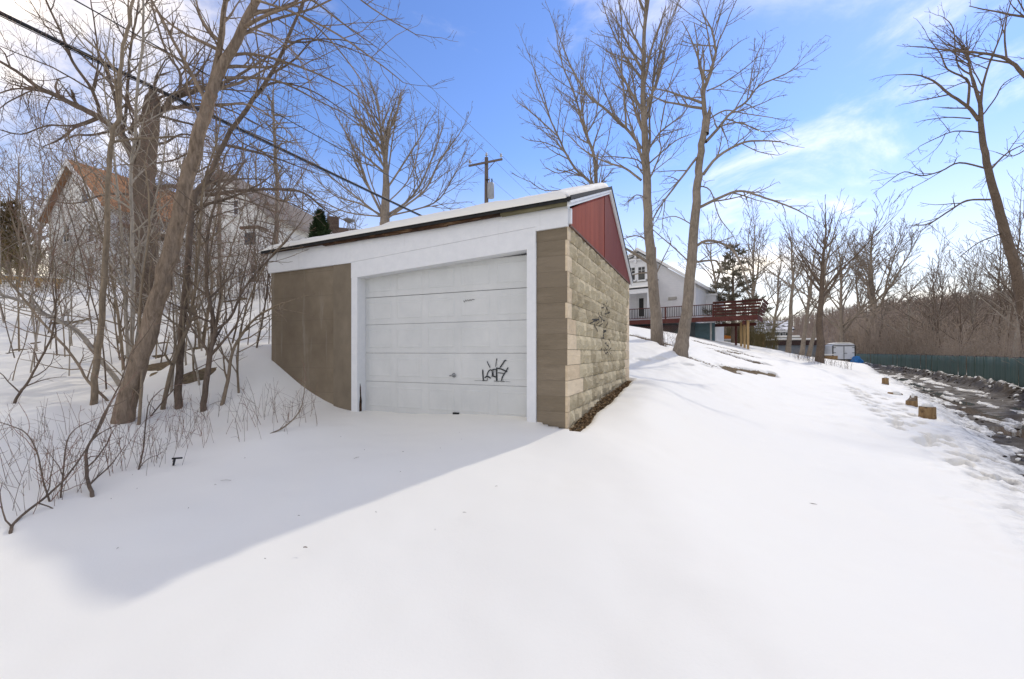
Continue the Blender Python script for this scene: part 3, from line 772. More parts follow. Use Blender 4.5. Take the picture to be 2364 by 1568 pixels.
MB_PALE = barkmat('pale_stem_bark', (.25, .215, .17), (.42, .37, .30), 9, .3)
MTWIG = simple('twig_bark', (.185, .14, .105), .9, .25, 3)
MTWIGR = simple('reddish_twig_bark', (.235, .145, .105), .9, .3, 3)
MTWIGG = simple('grey_twig_bark', (.20, .165, .13), .9, .25, 3)

class Tree:
    def __init__(s, seed): s.r = random.Random(seed); s.thick = []; s.mid = []; s.fine = []
    def put(s, pts, rad, minr):
        n = len(pts)
        if rad[0] > minr * 7: s.thick.append((pts, rad))
        elif rad[0] > minr * 2.2: s.mid.append((pts, rad))
        else: s.fine.append((pts, rad))
    def grow(s, p, d, length, r0, lvl, c):
        r = s.r; n = c['seg'][min(lvl, len(c['seg']) - 1)]; st = length / n
        dx, dy, dz = d; x, y, z = p; pts = [(x, y, z)]; mr = c['minr']; rt = max(mr, r0 * .3); rad = [max(mr, r0)]
        wn = c['wander']; up = c['up']; g = r.gauss
        dirs = []
        for i in range(n):
            dx += g(0, wn); dy += g(0, wn); dz += g(0, wn) + up
            q = 1 / math.sqrt(dx*dx + dy*dy + dz*dz + 1e-9); dx *= q; dy *= q; dz *= q
            x += dx * st; y += dy * st; z += dz * st; pts.append((x, y, z)); dirs.append((dx, dy, dz)); rad.append(max(mr, r0 + (rt - r0) * (i + 1) / n))
        s.put(pts, rad, mr)
        if lvl < c['max']: s.children(pts, rad, length, lvl, c, c['f0'])
    def children(s, pts, rad, length, lvl, c, f0, dens=None):
        r = s.r; n = len(pts) - 1
        if n < 1 or length < c.get('minlen', .12): return
        k = length * (dens or c['dens'][min(lvl, len(c['dens']) - 1)]); k = int(k) + (1 if r.random() < k - int(k) else 0)
        for j in range(k):
            t = f0 + (1 - f0) * ((j + r.random()) / k); i = min(int(t * n), n - 1); f = t * n - i
            a, b = pts[i], pts[i + 1]; p = (a[0] + (b[0]-a[0])*f, a[1] + (b[1]-a[1])*f, a[2] + (b[2]-a[2])*f)
            tx, ty, tz = b[0]-a[0], b[1]-a[1], b[2]-a[2]; q = 1 / math.sqrt(tx*tx+ty*ty+tz*tz+1e-12); tx *= q; ty *= q; tz *= q
            # random direction square to the parent
            vx, vy, vz = r.gauss(0, 1), r.gauss(0, 1), r.gauss(0, 1) * c.get('flat', 1); dt = vx*tx + vy*ty + vz*tz
            vx -= dt*tx; vy -= dt*ty; vz -= dt*tz; q = 1 / math.sqrt(vx*vx+vy*vy+vz*vz+1e-9)
            an = R(r.uniform(*c['ang'])); ca, sa = math.cos(an), math.sin(an) * q
            d = (tx*ca + vx*sa, ty*ca + vy*sa, tz*ca + vz*sa)
            ln = length * c['ratio'] * (1.15 - .75 * t) * r.uniform(.55, 1.25); ln = min(ln, c.get('maxlen', 99))
            rr_ = rad[i] + (rad[i+1] - rad[i]) * f
            s.grow(p, d, ln, min(rr_ * .62, c.get('k', .022) * ln + c['minr']), lvl + 1, c)
    def limb(s, pts, rad, c, f0=.12, lvl=0, dens=None, smooth=4):
        """hand-placed limb: smoothed, then given side branches"""
        P_ = [tuple(p) for p in pts]; Q = []; RR = []
        E_ = [P_[0]] + P_ + [P_[-1]]; n = len(P_)
        for i in range(n - 1):
            p0, p1, p2, p3 = E_[i], E_[i+1], E_[i+2], E_[i+3]
            for k in range(smooth):
                t = k / smooth
                Q.append(tuple(.5 * (2*p1[j] + (p2[j]-p0[j])*t + (2*p0[j]-5*p1[j]+4*p2[j]-p3[j])*t*t + (3*p1[j]-p0[j]-3*p2[j]+p3[j])*t**3) for j in range(3)))
                RR.append(rad[i] + (rad[i+1] - rad[i]) * t)
        Q.append(P_[-1]); RR.append(rad[-1])
        wob = min(RR[0] * .10, .012)
        Q = [(a + s.r.gauss(0, wob) * (0 < i < len(Q) - 1), b + s.r.gauss(0, wob), d) for i, (a, b, d) in enumerate(Q)]
        s.put(Q, RR, c['minr'])
        L_ = sum(math.dist(a, b) for a, b in zip(Q[:-1], Q[1:]))
        s.children(Q, RR, L_ if L_ < c.get('limbcap', 99) else c['limbcap'], lvl, c, f0, dens)
        # the tip goes on as a thin leader
        a, b = Q[-2], Q[-1]; d = tuple(b[j] - a[j] for j in range(3)); q = math.sqrt(sum(x*x for x in d)) + 1e-9
        if lvl < c['max']: s.grow(b, tuple(x / q for x in d), min(L_ * .3, 1.6), RR[-1] * .9, lvl + 1, c)
        return Q, RR
    def trunkmesh(s, base=None):
        V = []; Q = []; o = 0
        for lst, sd_ in ((s.thick, 10), (s.mid, 5)):
            if lst:
                v, q = tubes_np(lst, sd_); V.append(v); Q.append(q + o); o += len(v)
        return npmesh(np.concatenate(V), np.concatenate(Q), True) if V else None
    def build(s, name, label, cat, bark, twig, base, group=None):
        e = thing(name, base, 0, label, cat, group)
        off = -Vector(base)
        me = s.trunkmesh()
        if me:
            t = link('trunk', me, bark, e); t.location = off
        if s.fine:
            c = link('crown', tubes(s.fine, 3), twig, e); c.location = off
        return e

def cfg(**k):
    d = dict(seg=[6, 5, 4, 3, 3], wander=.10, up=.03, dens=[1.6, 2.2, 3.0, 4], f0=.15, ratio=.5, ang=(28, 58), max=3, minr=.005, k=.022); d.update(k); return d

def pxlimb(T, pts, Y, w0, w1, c, dY=0.0, f0=.12, lvl=0, dens=None, Y0=None):
    """limb drawn through pixels at depth Y, drifting to Y+dY at its tip; w0,w1 widths in pixels"""
    n = len(pts); P3 = [pix(p[0], p[1], (Y0 or Y) + (Y + dY - (Y0 or Y)) * i / (n - 1)) for i, p in enumerate(pts)]
    ob = 1.0
    rad = [max(c['minr'], (w0 + (w1 - w0) * i / (n - 1)) * .9 / 2 / F * Y / (1 + ((pts[i][0] - CX) / F) ** 2) ** .3) for i in range(n)]
    return T.limb(P3, rad, c, f0, lvl, dens)
def pxtrunk(T, pts, Y, c, f0=.5, dens=None, dY=0.0, flare=1.0):
    n = len(pts); P3 = [pix(p[0], p[1], Y + dY * i / (n - 1)) for i, p in enumerate(pts)]
    rad = [p[2] * .90 / 2 / F * Y / math.sqrt(1 + ((p[0] - CX) / F) ** 2) for p in pts]
    b = P3[0]; g = gz(b.x, b.y)
    # root flare under the snow line
    P3 = [Vector((b.x, b.y, g - .25))] + P3; rad = [rad[0] * 1.18 * flare] + rad
    rad[1] *= flare
    T.limb(P3, rad, c, f0, 0, dens); return Vector((b.x, b.y, g))

# --- T1 and T2: the two tall trees beyond the garage
c1 = cfg(minr=.0052, up=.05, ratio=.45, dens=[2.6, 3.2, 3.4], wander=.07, ang=(20, 48), maxlen=2.6)
T = Tree(101); Y = 16.8
b = pxtrunk(T, [(1518,794,32),(1512,700,28),(1505,620,27),(1497,520,24),(1492,400,21),(1488,300,17),(1485,200,13),(1486,100,10),(1492,0,8),(1497,-90,4)], Y, c1, .45, 1.0, flare=1.12)
for pts, w0, w1, dy in [([(1480,343),(1450,301),(1401,255),(1359,222),(1322,161),(1300,110)],9,3,-2),([(1480,416),(1444,389),(1407,377),(1372,362),(1340,340)],6,2,1.5),([(1483,380),(1468,368),(1420,362),(1385,362)],4,2,-1),
    ([(1446,297),(1441,228),(1435,152),(1435,60),(1430,-20)],6,2,-.8),([(1480,182),(1459,152),(1438,122),(1407,55),(1390,0)],5,2,1),([(1483,143),(1462,122),(1441,85),(1432,30)],4,2,-1),
    ([(1493,274),(1505,228),(1511,167),(1541,67),(1572,-10)],7,2,1),([(1487,152),(1508,128),(1535,88),(1566,9)],5,2,-1.5),([(1496,420),(1511,389),(1526,347),(1523,310),(1541,213),(1560,150)],5,2,-1.2),
    ([(1496,347),(1526,304),(1575,265),(1600,228)],5,2,2),([(1496,380),(1526,353),(1560,325),(1590,312)],5,2,-2),([(1505,612),(1480,595),(1455,580),(1430,566)],10,5,-1),([(1508,632),(1485,630),(1455,636)],5,2,.6),
    ([(1489,320),(1470,250),(1462,190),(1440,130)],5,2,2.5),([(1487,240),(1515,200),(1530,130),(1540,60)],5,2,2.2),([(1502,560),(1475,545),(1450,548),(1432,556)],4,2,-.5),([(1508,650),(1530,600),(1545,570)],4,2,.5),([(1496,460),(1470,450),(1445,470)],4,2,-1.5)]:
    pxlimb(T, pts, Y + dy, w0, w1, c1, 0, .15, 0, None, Y)
T.build('bare_tree', 'tall straight grey tree just right of the garage gable', 'tree', MB_GREY, MTWIGG, b)

c2 = cfg(minr=.0050, up=.012, ratio=.44, dens=[2.6, 3.2, 3.4], wander=.11, ang=(25, 60), maxlen=2.2)
T = Tree(102); Y = 14.8
b = pxtrunk(T, [(1570,818,40),(1578,770,33),(1586,720,30),(1593,650,28),(1600,560,26),(1610,440,22),(1615,380,20),(1622,320,18),(1628,270,14),(1624,215,11),(1640,170,9),(1652,120,7),(1645,80,5),(1628,40,3)], Y, c2, .62, 1.2, flare=1.1)
for pts, w0, w1, dy in [([(1623,404),(1657,362),(1711,331),(1754,325),(1800,328)],9,3,-1),([(1629,328),(1657,298),(1687,261),(1724,234),(1754,198),(1815,170),(1845,146)],8,2,1),([(1638,274),(1675,255),(1717,262),(1785,272)],5,2,-1.4),
    ([(1662,292),(1708,283),(1760,304),(1815,295)],4,2,1),([(1605,484),(1663,456),(1708,441),(1754,453),(1815,474),(1850,490)],9,3,-1.5),([(1607,569),(1624,558),(1646,556),(1677,567),(1698,586),(1716,626),(1722,648)],8,4,-1),
    ([(1602,606),(1633,602),(1655,604),(1666,630)],6,3,1),([(1588,602),(1550,567),(1524,545),(1507,530)],4,2,-1),([(1608,365),(1566,420),(1526,474),(1500,520)],7,3,-1.3),([(1632,210),(1665,195),(1710,165),(1745,135)],4,2,.8),
    ([(1643,165),(1680,120),(1710,95)],3,2,-1),([(1711,331),(1750,350),(1790,358)],3,2,-.6),([(1724,234),(1740,150),(1755,110)],3,2,.5),([(1645,80),(1660,40),(1680,20)],3,2,0),([(1612,430),(1640,440),(1660,500),(1690,540)],4,2,-1),([(1600,520),(1560,500),(1530,505)],3,2,1)]:
    pxlimb(T, pts, Y + dy, w0, w1, c2, 0, .12, 0, None, Y)
T.limb([pix(1628,310,Y), pix(1634,272,Y), pix(1641,246,Y)], [.12, .08, .015], cfg(max=0, minr=.006))
T.build('bare_tree', 'leaning tree with a broken stub and arching right limbs', 'tree', MB_GREY, MTWIGG, b)

# --- forked tree showing above the ridge
c0 = cfg(minr=.0060, up=.05, ratio=.45, dens=[2.4, 3.0, 3.2], wander=.08, ang=(20, 50), maxlen=2.6)
T = Tree(103); Y = 20
x_, y_ = pix(1376, 500, Y)[:2]; b = Vector((x_, y_, gz(x_, y_)))
T.limb([b - Vector((0, 0, .3)), pix(1376, 560, Y), pix(1376,430,Y)], [.16, .13, .10], c0, .8)
for pts, w0, w1, dy in [([(1376,440),(1372,365),(1353,310),(1341,274),(1329,225),(1298,146),(1286,90)],9,2,.6),([(1374,432),(1365,423),(1328,389),(1304,350),(1289,316),(1268,268),(1252,210),(1229,150)],8,2,-1),
    ([(1353,310),(1375,270),(1385,200),(1395,140)],4,2,1),([(1304,350),(1260,330),(1225,325)],3,2,-.5),([(1289,316),(1250,280),(1215,250),(1200,240)],4,2,1),([(1341,274),(1345,200),(1350,130)],4,2,-1),([(1372,365),(1340,340),(1300,300)],3,2,1),
    ([(1374,400),(1400,340),(1410,290)],3,2,-1),([(1328,389),(1290,400),(1262,388)],3,2,-1),([(1366,430),(1320,436),(1260,440),(1225,420)],3,2,-2),([(1268,268),(1240,200),(1235,170)],3,2,.8)]:
    pxlimb(T, pts, Y + dy, w0, w1, c0, 0, .15, 0, None, Y)
T.build('bare_tree', 'slender forked tree rising behind the garage ridge', 'tree', MB_GREY, MTWIGG, b)

# --- spreading maple behind the roof
cm = cfg(minr=.0078, up=.05, ratio=.45, dens=[1.9, 2.4, 2.6], wander=.09, ang=(18, 45), maxlen=3.2, minlen=.3)
T = Tree(104); Y = 26
x_, y_ = pix(886, 560, Y)[:2]; b = Vector((x_, y_, gz(x_, y_)))
T.limb([b - Vector((0, 0, .3)), pix(886, 560, Y), pix(889,500,Y), pix(891,440,Y), pix(890,379,Y), pix(883,336,Y), pix(878,290,Y), pix(872,240,Y)], [.36, .31, .28, .22, .15, .11, .07, .04], cm, .5)
for pts, w0, w1, dy in [([(888,505),(855,440),(832,385),(800,310),(775,265)],10,2,2),([(891,440),(930,380),(968,320),(990,280)],8,2,-1),([(890,500),(955,450),(1000,360),(1022,290)],9,2,3),([(886,505),(810,445),(755,400),(700,345)],8,2,-2),
    ([(890,400),(868,330),(850,270),(842,230)],6,2,-2),([(893,420),(905,330),(915,265),(925,225)],6,2,2),([(893,505),(980,440),(1015,370),(1060,310)],8,2,-2),([(886,500),(830,470),(770,450),(720,400)],7,2,3),([(880,480),(850,400),(835,310),(830,250)],6,2,-3),
    ([(892,470),(940,420),(965,350),(960,280)],6,2,-3),([(884,500),(800,490),(740,460),(700,430)],6,2,0),([(893,500),(1000,470),(1040,420),(1075,350)],6,2,2)]:
    pxlimb(T, pts, Y + dy, w0 * .72, w1, cm, 0, .2, 0, None, Y)
T.build('bare_tree', 'broad many-limbed maple spreading behind the snowy roof', 'tree', MB_GREY, MTWIGG, b)

# --- the far right tree beyond the green fence
cr = cfg(minr=.0085, up=.01, ratio=.42, dens=[.75, 1.5, 2.2], wander=.11, ang=(25, 50), maxlen=3.4, minlen=.4)
T = Tree(105); Y = 30
b = pxtrunk(T, [(2392,880,44),(2375,780,40),(2361,712,36),(2342,616,33),(2315,516,28),(2292,434,24),(2274,356,20),(2265,297,17),(2262,237,12),(2242,173,8),(2233,114,5)], Y, cr, .93)
for pts, w0, w1, dy in [([(2260,278),(2233,246),(2187,214),(2155,187),(2114,173),(2068,173)],10,2,2),([(2233,251),(2237,196),(2224,178),(2187,160),(2173,128),(2146,91)],8,2,-2),([(2242,173),(2210,146),(2201,68),(2178,40)],5,2,2),
    ([(2260,306),(2205,303),(2160,320),(2123,338)],5,2,-3),([(2240,274),(2187,271),(2132,278)],4,2,3),([(2272,388),(2214,376),(2173,395),(2128,406),(2087,397),(2050,420)],6,2,-2),([(2285,461),(2233,463),(2196,484),(2146,516),(2114,520)],7,3,-3),
    ([(2262,274),(2268,205),(2283,150),(2310,82),(2324,20)],8,2,2),([(2269,265),(2297,228),(2319,192),(2370,165)],5,2,-2),([(2280,400),(2330,350),(2400,320)],6,2,3),([(2310,540),(2260,560),(2220,590)],4,2,4)]:
    pxlimb(T, pts, Y + dy, w0, w1, cr, 0, .15, 0, None, Y)
T.build('bare_tree', 'dark leaning tree at the right edge beyond green fence', 'tree', MB_DARK, MTWIG, b)
T = Tree(106); Y = 24
x_, y_ = pix(2560, 500, Y)[:2]; b = Vector((x_, y_, gz(x_, y_)))
T.limb([b - Vector((0, 0, .3)), pix(2540, 700, Y), pix(2500, 400, Y), pix(2440,250,Y), pix(2400,80,Y), pix(2390,-80,Y)], [.4, .33, .28, .2, .12, .06], cr, .8)
for pts, w0, w1, dy in [([(2440,250),(2364,173),(2324,137),(2269,123),(2205,119),(2141,110)],13,3,1),([(2324,137),(2319,78),(2328,23),(2342,-20)],6,2,0),([(2430,200),(2380,60),(2350,0)],6,3,-2),([(2470,330),(2400,330),(2340,360),(2300,352)],6,2,0)]:
    pxlimb(T, pts, Y + dy, w0, w1, cr, 0, .15, 0, None, Y)
T.build('bare_tree', 'tree outside the right edge reaching limbs across the top right corner', 'tree', MB_DARK, MTWIG, b)

# --- generic upright tree grown from its base
def auto_tree(px, py, Y, h_px, spread, seed, bark, twig, label, group=None, lean=0.0, w=10, minr=None, nl=9, fork=.35, dens=(1.2, 1.6, 1.8), name='bare_tree', up=.05, ang=(20, 48), maxl=3, base=None, cat='tree'):
    c = cfg(minr=minr or max(.004, .00034 * Y), up=up, ratio=.45, dens=list(dens), wander=.10, ang=ang, maxlen=.16 * h_px / F * Y, minlen=.02 * Y, max=maxl)
    T = Tree(seed); r = T.r
    if base is None:
        x, y = pix(px, py, Y)[:2]; b = Vector((x, y, gz(x, y)))
    else: b = Vector(base)
    H_ = h_px / F * Y; r0 = w / 2 / F * Y
    n = 7; P3 = [b - Vector((0, 0, .25))]; rad = [r0 * 1.2]; x, y = b.x, b.y
    for i in range(1, n + 1):
        x += lean * H_ / n + r.gauss(0, .012) * H_; y += r.gauss(0, .012) * H_
        P3.append(Vector((x, y, b.z + H_ * i / n))); rad.append(max(c['minr'], r0 * (1 - .9 * i / n)))
    Q, RR = T.limb(P3, rad, c, fork, 0, .9)
    for k in range(nl):
        t = fork + (.85 - fork) * (k + r.random() * .7) / nl; i = min(int(t * (len(Q) - 1)), len(Q) - 2); p = Vector(Q[i])
        an = k * 2.4 + r.uniform(-.4, .4); L_ = H_ * (1 - t) * r.uniform(.6, 1.0) * spread; el = r.uniform(.5, 1.1)
        d = Vector((math.cos(an) * math.cos(el), math.sin(an) * math.cos(el), math.sin(el)))
        pts = [p]; dd = d.copy()
        for q in range(4):
            dd = (dd + Vector((r.gauss(0, .12), r.gauss(0, .12), .10))).normalized(); pts.append(pts[-1] + dd * L_ / 4)
        T.limb(pts, [max(c['minr'], RR[i] * .55 * (1 - .22 * q)) for q in range(5)], c, .2, 0)
    return T.build(name, label, cat, bark, twig, b, group)
# ------------------------------------------------------------------ thicket left of the garage
cf = cfg(minr=.0022, up=.03, ratio=.45, dens=[3.4, 4.8, 5.4], wander=.12, ang=(28, 65), maxlen=1.5, minlen=.12, limbcap=5.5)
T = Tree(201); Y = 6.0
b = pxtrunk(T, [(286,974,66),(300,905,58),(335,790,53),(365,690,50),(400,560,46),(425,450,43),(455,330,39),(485,230,36),(497,190,33),(545,90,27),(590,0,21),(640,-120,13),(690,-240,7)], Y, cf, .55, 1.2, dY=.4)
for pts, w0, w1, dy in [([(490,200),(508,100),(520,0),(528,-120)],19,8,.4),([(505,135),(568,124),(640,138),(720,165),(800,205),(860,250)],8,2,1.0),([(505,245),(560,240),(603,255),(660,300),(700,350)],7,2,-.6),
    ([(545,90),(620,50),(720,20),(800,-20)],8,3,.8),([(590,0),(680,30),(780,80),(880,150),(930,190)],7,2,-.5),([(520,180),(590,180),(650,190),(730,230),(790,260)],7,2,1.6),([(470,290),(440,230),(425,150),(410,60)],6,2,.8),
    ([(430,430),(380,400),(300,380),(230,390)],6,2,-1),([(560,60),(640,90),(700,150),(720,230)],6,2,-.8),([(600,-20),(700,-10),(800,60),(870,110)],7,2,.6),([(520,120),(470,60),(440,-20)],6,2,-.7),([(640,-120),(760,-60),(860,20),(960,80)],6,2,.4),([(575,40),(650,20),(740,70),(830,180),(850,240)],6,2,.2)]:
    pxlimb(T, pts, Y + .3 + dy, w0, w1, cf, 0, .12, 0, None, Y + .3)
T.build('bare_tree', 'thick leaning tree with furrowed bark in front of the bank', 'tree', MB_FORE, MTWIG, b)

T = Tree(202); Y = 6.6
b = pxtrunk(T, [(411,947,23),(415,860,21),(420,760,20),(430,650,19),(440,515,18),(451,447,17),(479,412,16),(532,302,14),(603,206,12),(653,117,10),(700,0,7),(740,-100,4)], Y, cf, .4, 1.0, dY=.8)
for pts, w0, w1, dy in [([(603,206),(640,190),(720,210),(800,260)],6,2,1),([(532,302),(560,330),(620,360),(680,420)],5,2,-.5),([(653,117),(700,90),(770,100),(850,130)],5,2,.5),([(479,412),(520,440),(560,450),(600,440)],5,2,.6),([(440,515),(470,470),(500,430),(540,380)],5,2,-.6),([(590,225),(600,150),(590,60),(600,-30)],5,2,.6)]:
    pxlimb(T, pts, Y + .5 + dy, w0, w1, cf, 0, .12, 0, None, Y + .5)
T.build('bare_tree', 'slim dark tree bending right above the garage eave', 'tree', MB_DARK, MTWIG, b)

T = Tree(203); Y = 6.5
b = pxtrunk(T, [(217,940,22),(222,850,20),(232,760,19),(240,650,18),(245,553,17),(248,444,15),(255,355,15),(261,302,14),(275,273,13),(277,213,12),(280,124,11),(298,53,10),(305,0,9),(320,-90,6)], Y, cf, .5, .8)
for pts, w0, w1, dy in [([(277,213),(240,150),(190,100),(140,30)],4,2,.8),([(280,124),(330,60),(360,0)],4,2,.6),([(248,444),(200,380),(150,350),(90,340)],4,2,-.5),([(258,320),(320,280),(380,230),(430,200)],4,2,1)]:
    pxlimb(T, pts, Y + dy, w0, w1, cf, 0, .12, 0, None, Y)
T.build('bare_tree', 'straight brown sapling left of the thick leaning tree', 'tree', MB_SAP, MTWIG, b)

# --- the old broken-topped tree
co = cfg(minr=.0040, up=.02, ratio=.48, dens=[2.3, 3.2, 3.8], wander=.14, ang=(30, 65), maxlen=2.4, minlen=.2, limbcap=7)
T = Tree(204); Y = 13
x_, y_ = pix(340, 690, Y)[:2]; b = Vector((x_, y_, gz(x_, y_)))
T.limb([b - Vector((0, 0, .3)), pix(340,680,Y), pix(338,553,Y), pix(332,426,Y), pix(341,355,Y), pix(351,248,Y), pix(353,222,Y), pix(355,200,Y)], [.36, .30, .28, .29, .24, .22, .15, .03], co, .6, 0, .8)
for pts, w0, w1, dy in [([(325,420),(309,373),(280,312),(227,270),(177,245),(135,224),(89,202),(46,170),(0,142),(-60,110)],26,6,-1.5),([(282,312),(290,262),(296,180),(302,106),(316,35),(325,-40)],10,4,-.5),([(232,268),(213,209),(167,142),(142,78),(106,0),(90,-60)],11,4,-1),
    ([(213,209),(227,142),(220,71),(209,0)],6,3,0),([(352,280),(366,263),(401,227),(444,213),(479,202),(540,180),(620,130)],18,5,1),([(410,222),(415,209),(415,167),(383,117),(355,28),(345,-30)],9,4,1.5),([(285,318),(256,305),(213,312),(177,312),(153,323)],9,4,-1),
    ([(300,310),(315,275),(340,265),(352,262)],12,10,0),([(177,245),(170,225),(168,215)],10,8,-1),([(345,330),(380,330),(420,310),(470,320)],8,3,1.5),([(135,224),(90,210),(40,205),(0,215)],8,4,-2.5),([(89,202),(60,215),(20,235),(0,250)],6,3,-2),([(340,440),(400,430),(470,450),(560,440),(640,437),(700,445),(745,480)],12,4,2),([(335,470),(300,450),(240,450),(170,470),(100,460)],8,3,-1),
    ([(366,263),(440,240),(520,250),(600,290)],6,3,2.5),([(227,270),(170,290),(110,290),(50,310),(0,300)],7,3,-1),([(341,380),(400,370),(450,350),(520,360)],6,3,-.5),([(302,106),(270,60),(240,0)],4,2,-1),([(316,35),(350,-10),(380,-60)],4,2,0)]:
    pxlimb(T, pts, Y + dy, w0, w1, co, 0, .1, 0, None, Y)
T.build('old_tree', 'dark old tree with a snapped-off top on the bank', 'tree', MB_DARK, MTWIG, b)

# --- two thin larch-like trees with short level twigs
for k, (px, top, bot, Y, wd) in enumerate([(636, 225, 600, 16, 9), (504, 265, 640, 18, 8)]):
    c = cfg(minr=.0058, up=.0, ratio=.5, dens=[3, 3.0], wander=.12, ang=(60, 95), maxlen=1.1, minlen=.2, max=2)
    T = Tree(210 + k); x_, y_ = pix(px, bot, Y)[:2]; b = Vector((x_, y_, gz(x_, y_)))
    P3 = [b - Vector((0, 0, .3)), pix(px + 2, bot, Y), pix(px + 3, (top + bot) / 2, Y), pix(px - 4, top + 60, Y), pix(px - 5, top - 40, Y)]
    T.limb(P3, [wd / 2 / F * Y * q for q in (1.3, 1.1, .9, .6, .15)], c, .25, 0, 8 if k == 0 else 6)
    T.build('larch_tree', ['thin larch with level twigs beside the left end of the garage roof', 'thin larch trunk between the leaning tree and the pale house'][k], 'tree', MB_GREY, MTWIGG, b)

# --- named smaller stems of the thicket
cs = cfg(minr=.0022, up=.035, ratio=.40, dens=[4.2, 5.4, 5], wander=.13, ang=(25, 65), maxlen=1.0, minlen=.12, max=2)
stems = [
 ([(304,860),(306,700),(305,553),(302,390),(312,320),(316,213),(330,89),(330,-30)],7.6,9,4,MB_PALE,'pale straight stem close behind the thick leaning tree',0),
 ([(296,850),(290,700),(282,560),(270,420),(255,300),(240,200)],7.8,7,3,MB_PALE,'pale stem fanning left out of the clump behind the leaning tree',0),
 ([(285,850),(272,720),(250,600),(215,480),(180,380),(150,290)],8.2,6,2,MB_SAP,'thin stem arching left across the pale house',0),
 ([(312,845),(322,720),(330,610),(350,500),(372,400),(385,300)],8.4,6,2,MB_PALE,'thin pale stem rising between the leaning tree and old tree',0),
 ([(469,948),(478,870),(488,800),(497,762),(482,690),(476,630),(480,540),(500,450),(520,360)],6.6,13,3,MB_DARK,'dark crooked stem forking at knee height near the garage',1),
 ([(512,937),(526,880),(536,815),(560,770),(590,735),(626,712),(650,700)],6.9,8,3,MB_SAP,'bent stem arching over to the garage wall',0),
 ([(376,948),(399,840),(430,764),(449,680),(460,560),(470,430),(500,330)],6.4,10,3,MB_SAP,'brown sapling slanting right beside the slim dark tree',0),
 ([(320,985),(326,900),(330,820),(322,740),(330,640),(345,520),(340,420)],5.9,7,3,MB_SAP,'brown stem at the right foot of the leaning tree',0),
 ([(274,884),(220,817),(179,764),(125,737),(57,699),(0,680),(-60,655)],7.0,11,6,MB_PALE,'grey stem leaning hard to the left edge low over the snow',0),
 ([(251,929),(205,882),(167,821),(95,741),(38,669),(0,631),(-40,590)],6.3,6,4,MB_SAP,'long yellowish stem slanting to the left edge',0),
 ([(34,929),(48,905),(65,882),(90,835),(114,790),(125,745),(130,690)],6.4,6,3,MB_DARK,'dark stem bowed over a hole in the snow at far left',0),
 ([(462,800),(455,740),(440,680),(436,600),(452,520),(470,440)],9.2,8,3,MB_SAP,'tawny sapling growing from the middle earth patch',0),
 ([(468,800),(478,730),(490,660),(485,590),(500,500)],9.4,8,3,MB_SAP,'second tawny sapling growing from the middle earth patch',0),
 ([(395,905),(402,820),(408,740),(400,640),(405,540),(420,440)],7.4,6,2,MB_PALE,'thin grey stem left of the slim dark tree',0),
 ([(551,905),(548,840),(556,760),(580,680),(620,600),(655,560)],7.1,5,2,MB_SAP,'thin stem leaning toward the garage corner',0),
]
for k, (pts, Y, w0, w1, bk, lab, fork) in enumerate(stems):
    T = Tree(230 + k); n = len(pts)
    ob = hit(*pts[0]) if k not in (11, 12) else ground_pt(*pix(pts[0][0], pts[0][1], Y)[:2])
    Yb = ob.y if abs(ob.y - Y) < 2.5 else Y
    P3 = [pix(px, py, Yb + .5 * math.sin(i * .7) * i / n) for i, (px, py) in enumerate(pts)]
    bx, by = P3[0].x, P3[0].y; g = gz(bx, by); P3 = [Vector((bx, by, g - .15))] + P3
    rad = [w0 * 1.1 / 2 / F * Y] + [(w0 + (w1 - w0) * i / (n - 1)) / 2 / F * Y for i in range(n)]
    T.limb(P3, rad, cs, .25, 0)
    if fork:
        pxlimb(T, [(497,762),(532,733),(562,669),(608,612),(646,574),(690,520)], Yb, 8, 3, cs, .6)
    T.build('sapling', lab, 'sapling', bk, MTWIGR if k % 3 == 0 else MTWIG, Vector((bx, by, g)))

# --- the many look-alike saplings on the bank
r = random.Random(31); made = 0
while made < 92:
    px = r.uniform(-20, 640); Y = r.uniform(7.0, 15)
    x = (px - CX) / F * Y
    lx = (x - GC.x) * GX.x + (Y - GC.y) * GX.y
    if lx > -5.75: continue
    g = gz(x, Y); T = Tree(300 + made); c = cfg(minr=max(.0022, .00028 * Y), up=.03, ratio=.42, dens=[3.2, 4.0, 4], wander=.13, ang=(25, 65), maxlen=1.1, minlen=.15, max=3)
    h = r.uniform(1.8, 5.6); L_ = r.uniform(-.30, .30); ly = r.uniform(-.15, .15); n = 6
    P3 = [Vector((x, Y, g - .15))]; xx, yy = x, Y
    for i in range(1, n + 1):
        xx += L_ * h / n + r.gauss(0, .035) * h / n * 3; yy += ly * h / n; P3.append(Vector((xx, yy, g + h * i / n)))
    rb = r.uniform(.006, .017)
    T.limb(P3, [rb * 1.2] + [max(c['minr'], rb * (1 - .13 * i)) for i in range(n)], c, .2, 0)
    tone, bk = r.choice([('tan', MB_SAP), ('tan', MB_SAP), ('dark', MB_DARK), ('pale', MB_PALE), ('pale', MB_PALE)]); far = 'far up' if Y > 11 else 'low on'
    zone = 'near the left edge' if px < 170 else ('behind the leaning tree' if px < 400 else 'beside the garage')
    T.build('sapling', '%s slender sapling %s the snowy bank %s' % (tone, far, zone), 'sapling', bk, r.choice([MTWIG, MTWIGR, MTWIGG]), Vector((x, Y, g)), '%s saplings %s the bank %s' % (tone, far, zone))
    made += 1

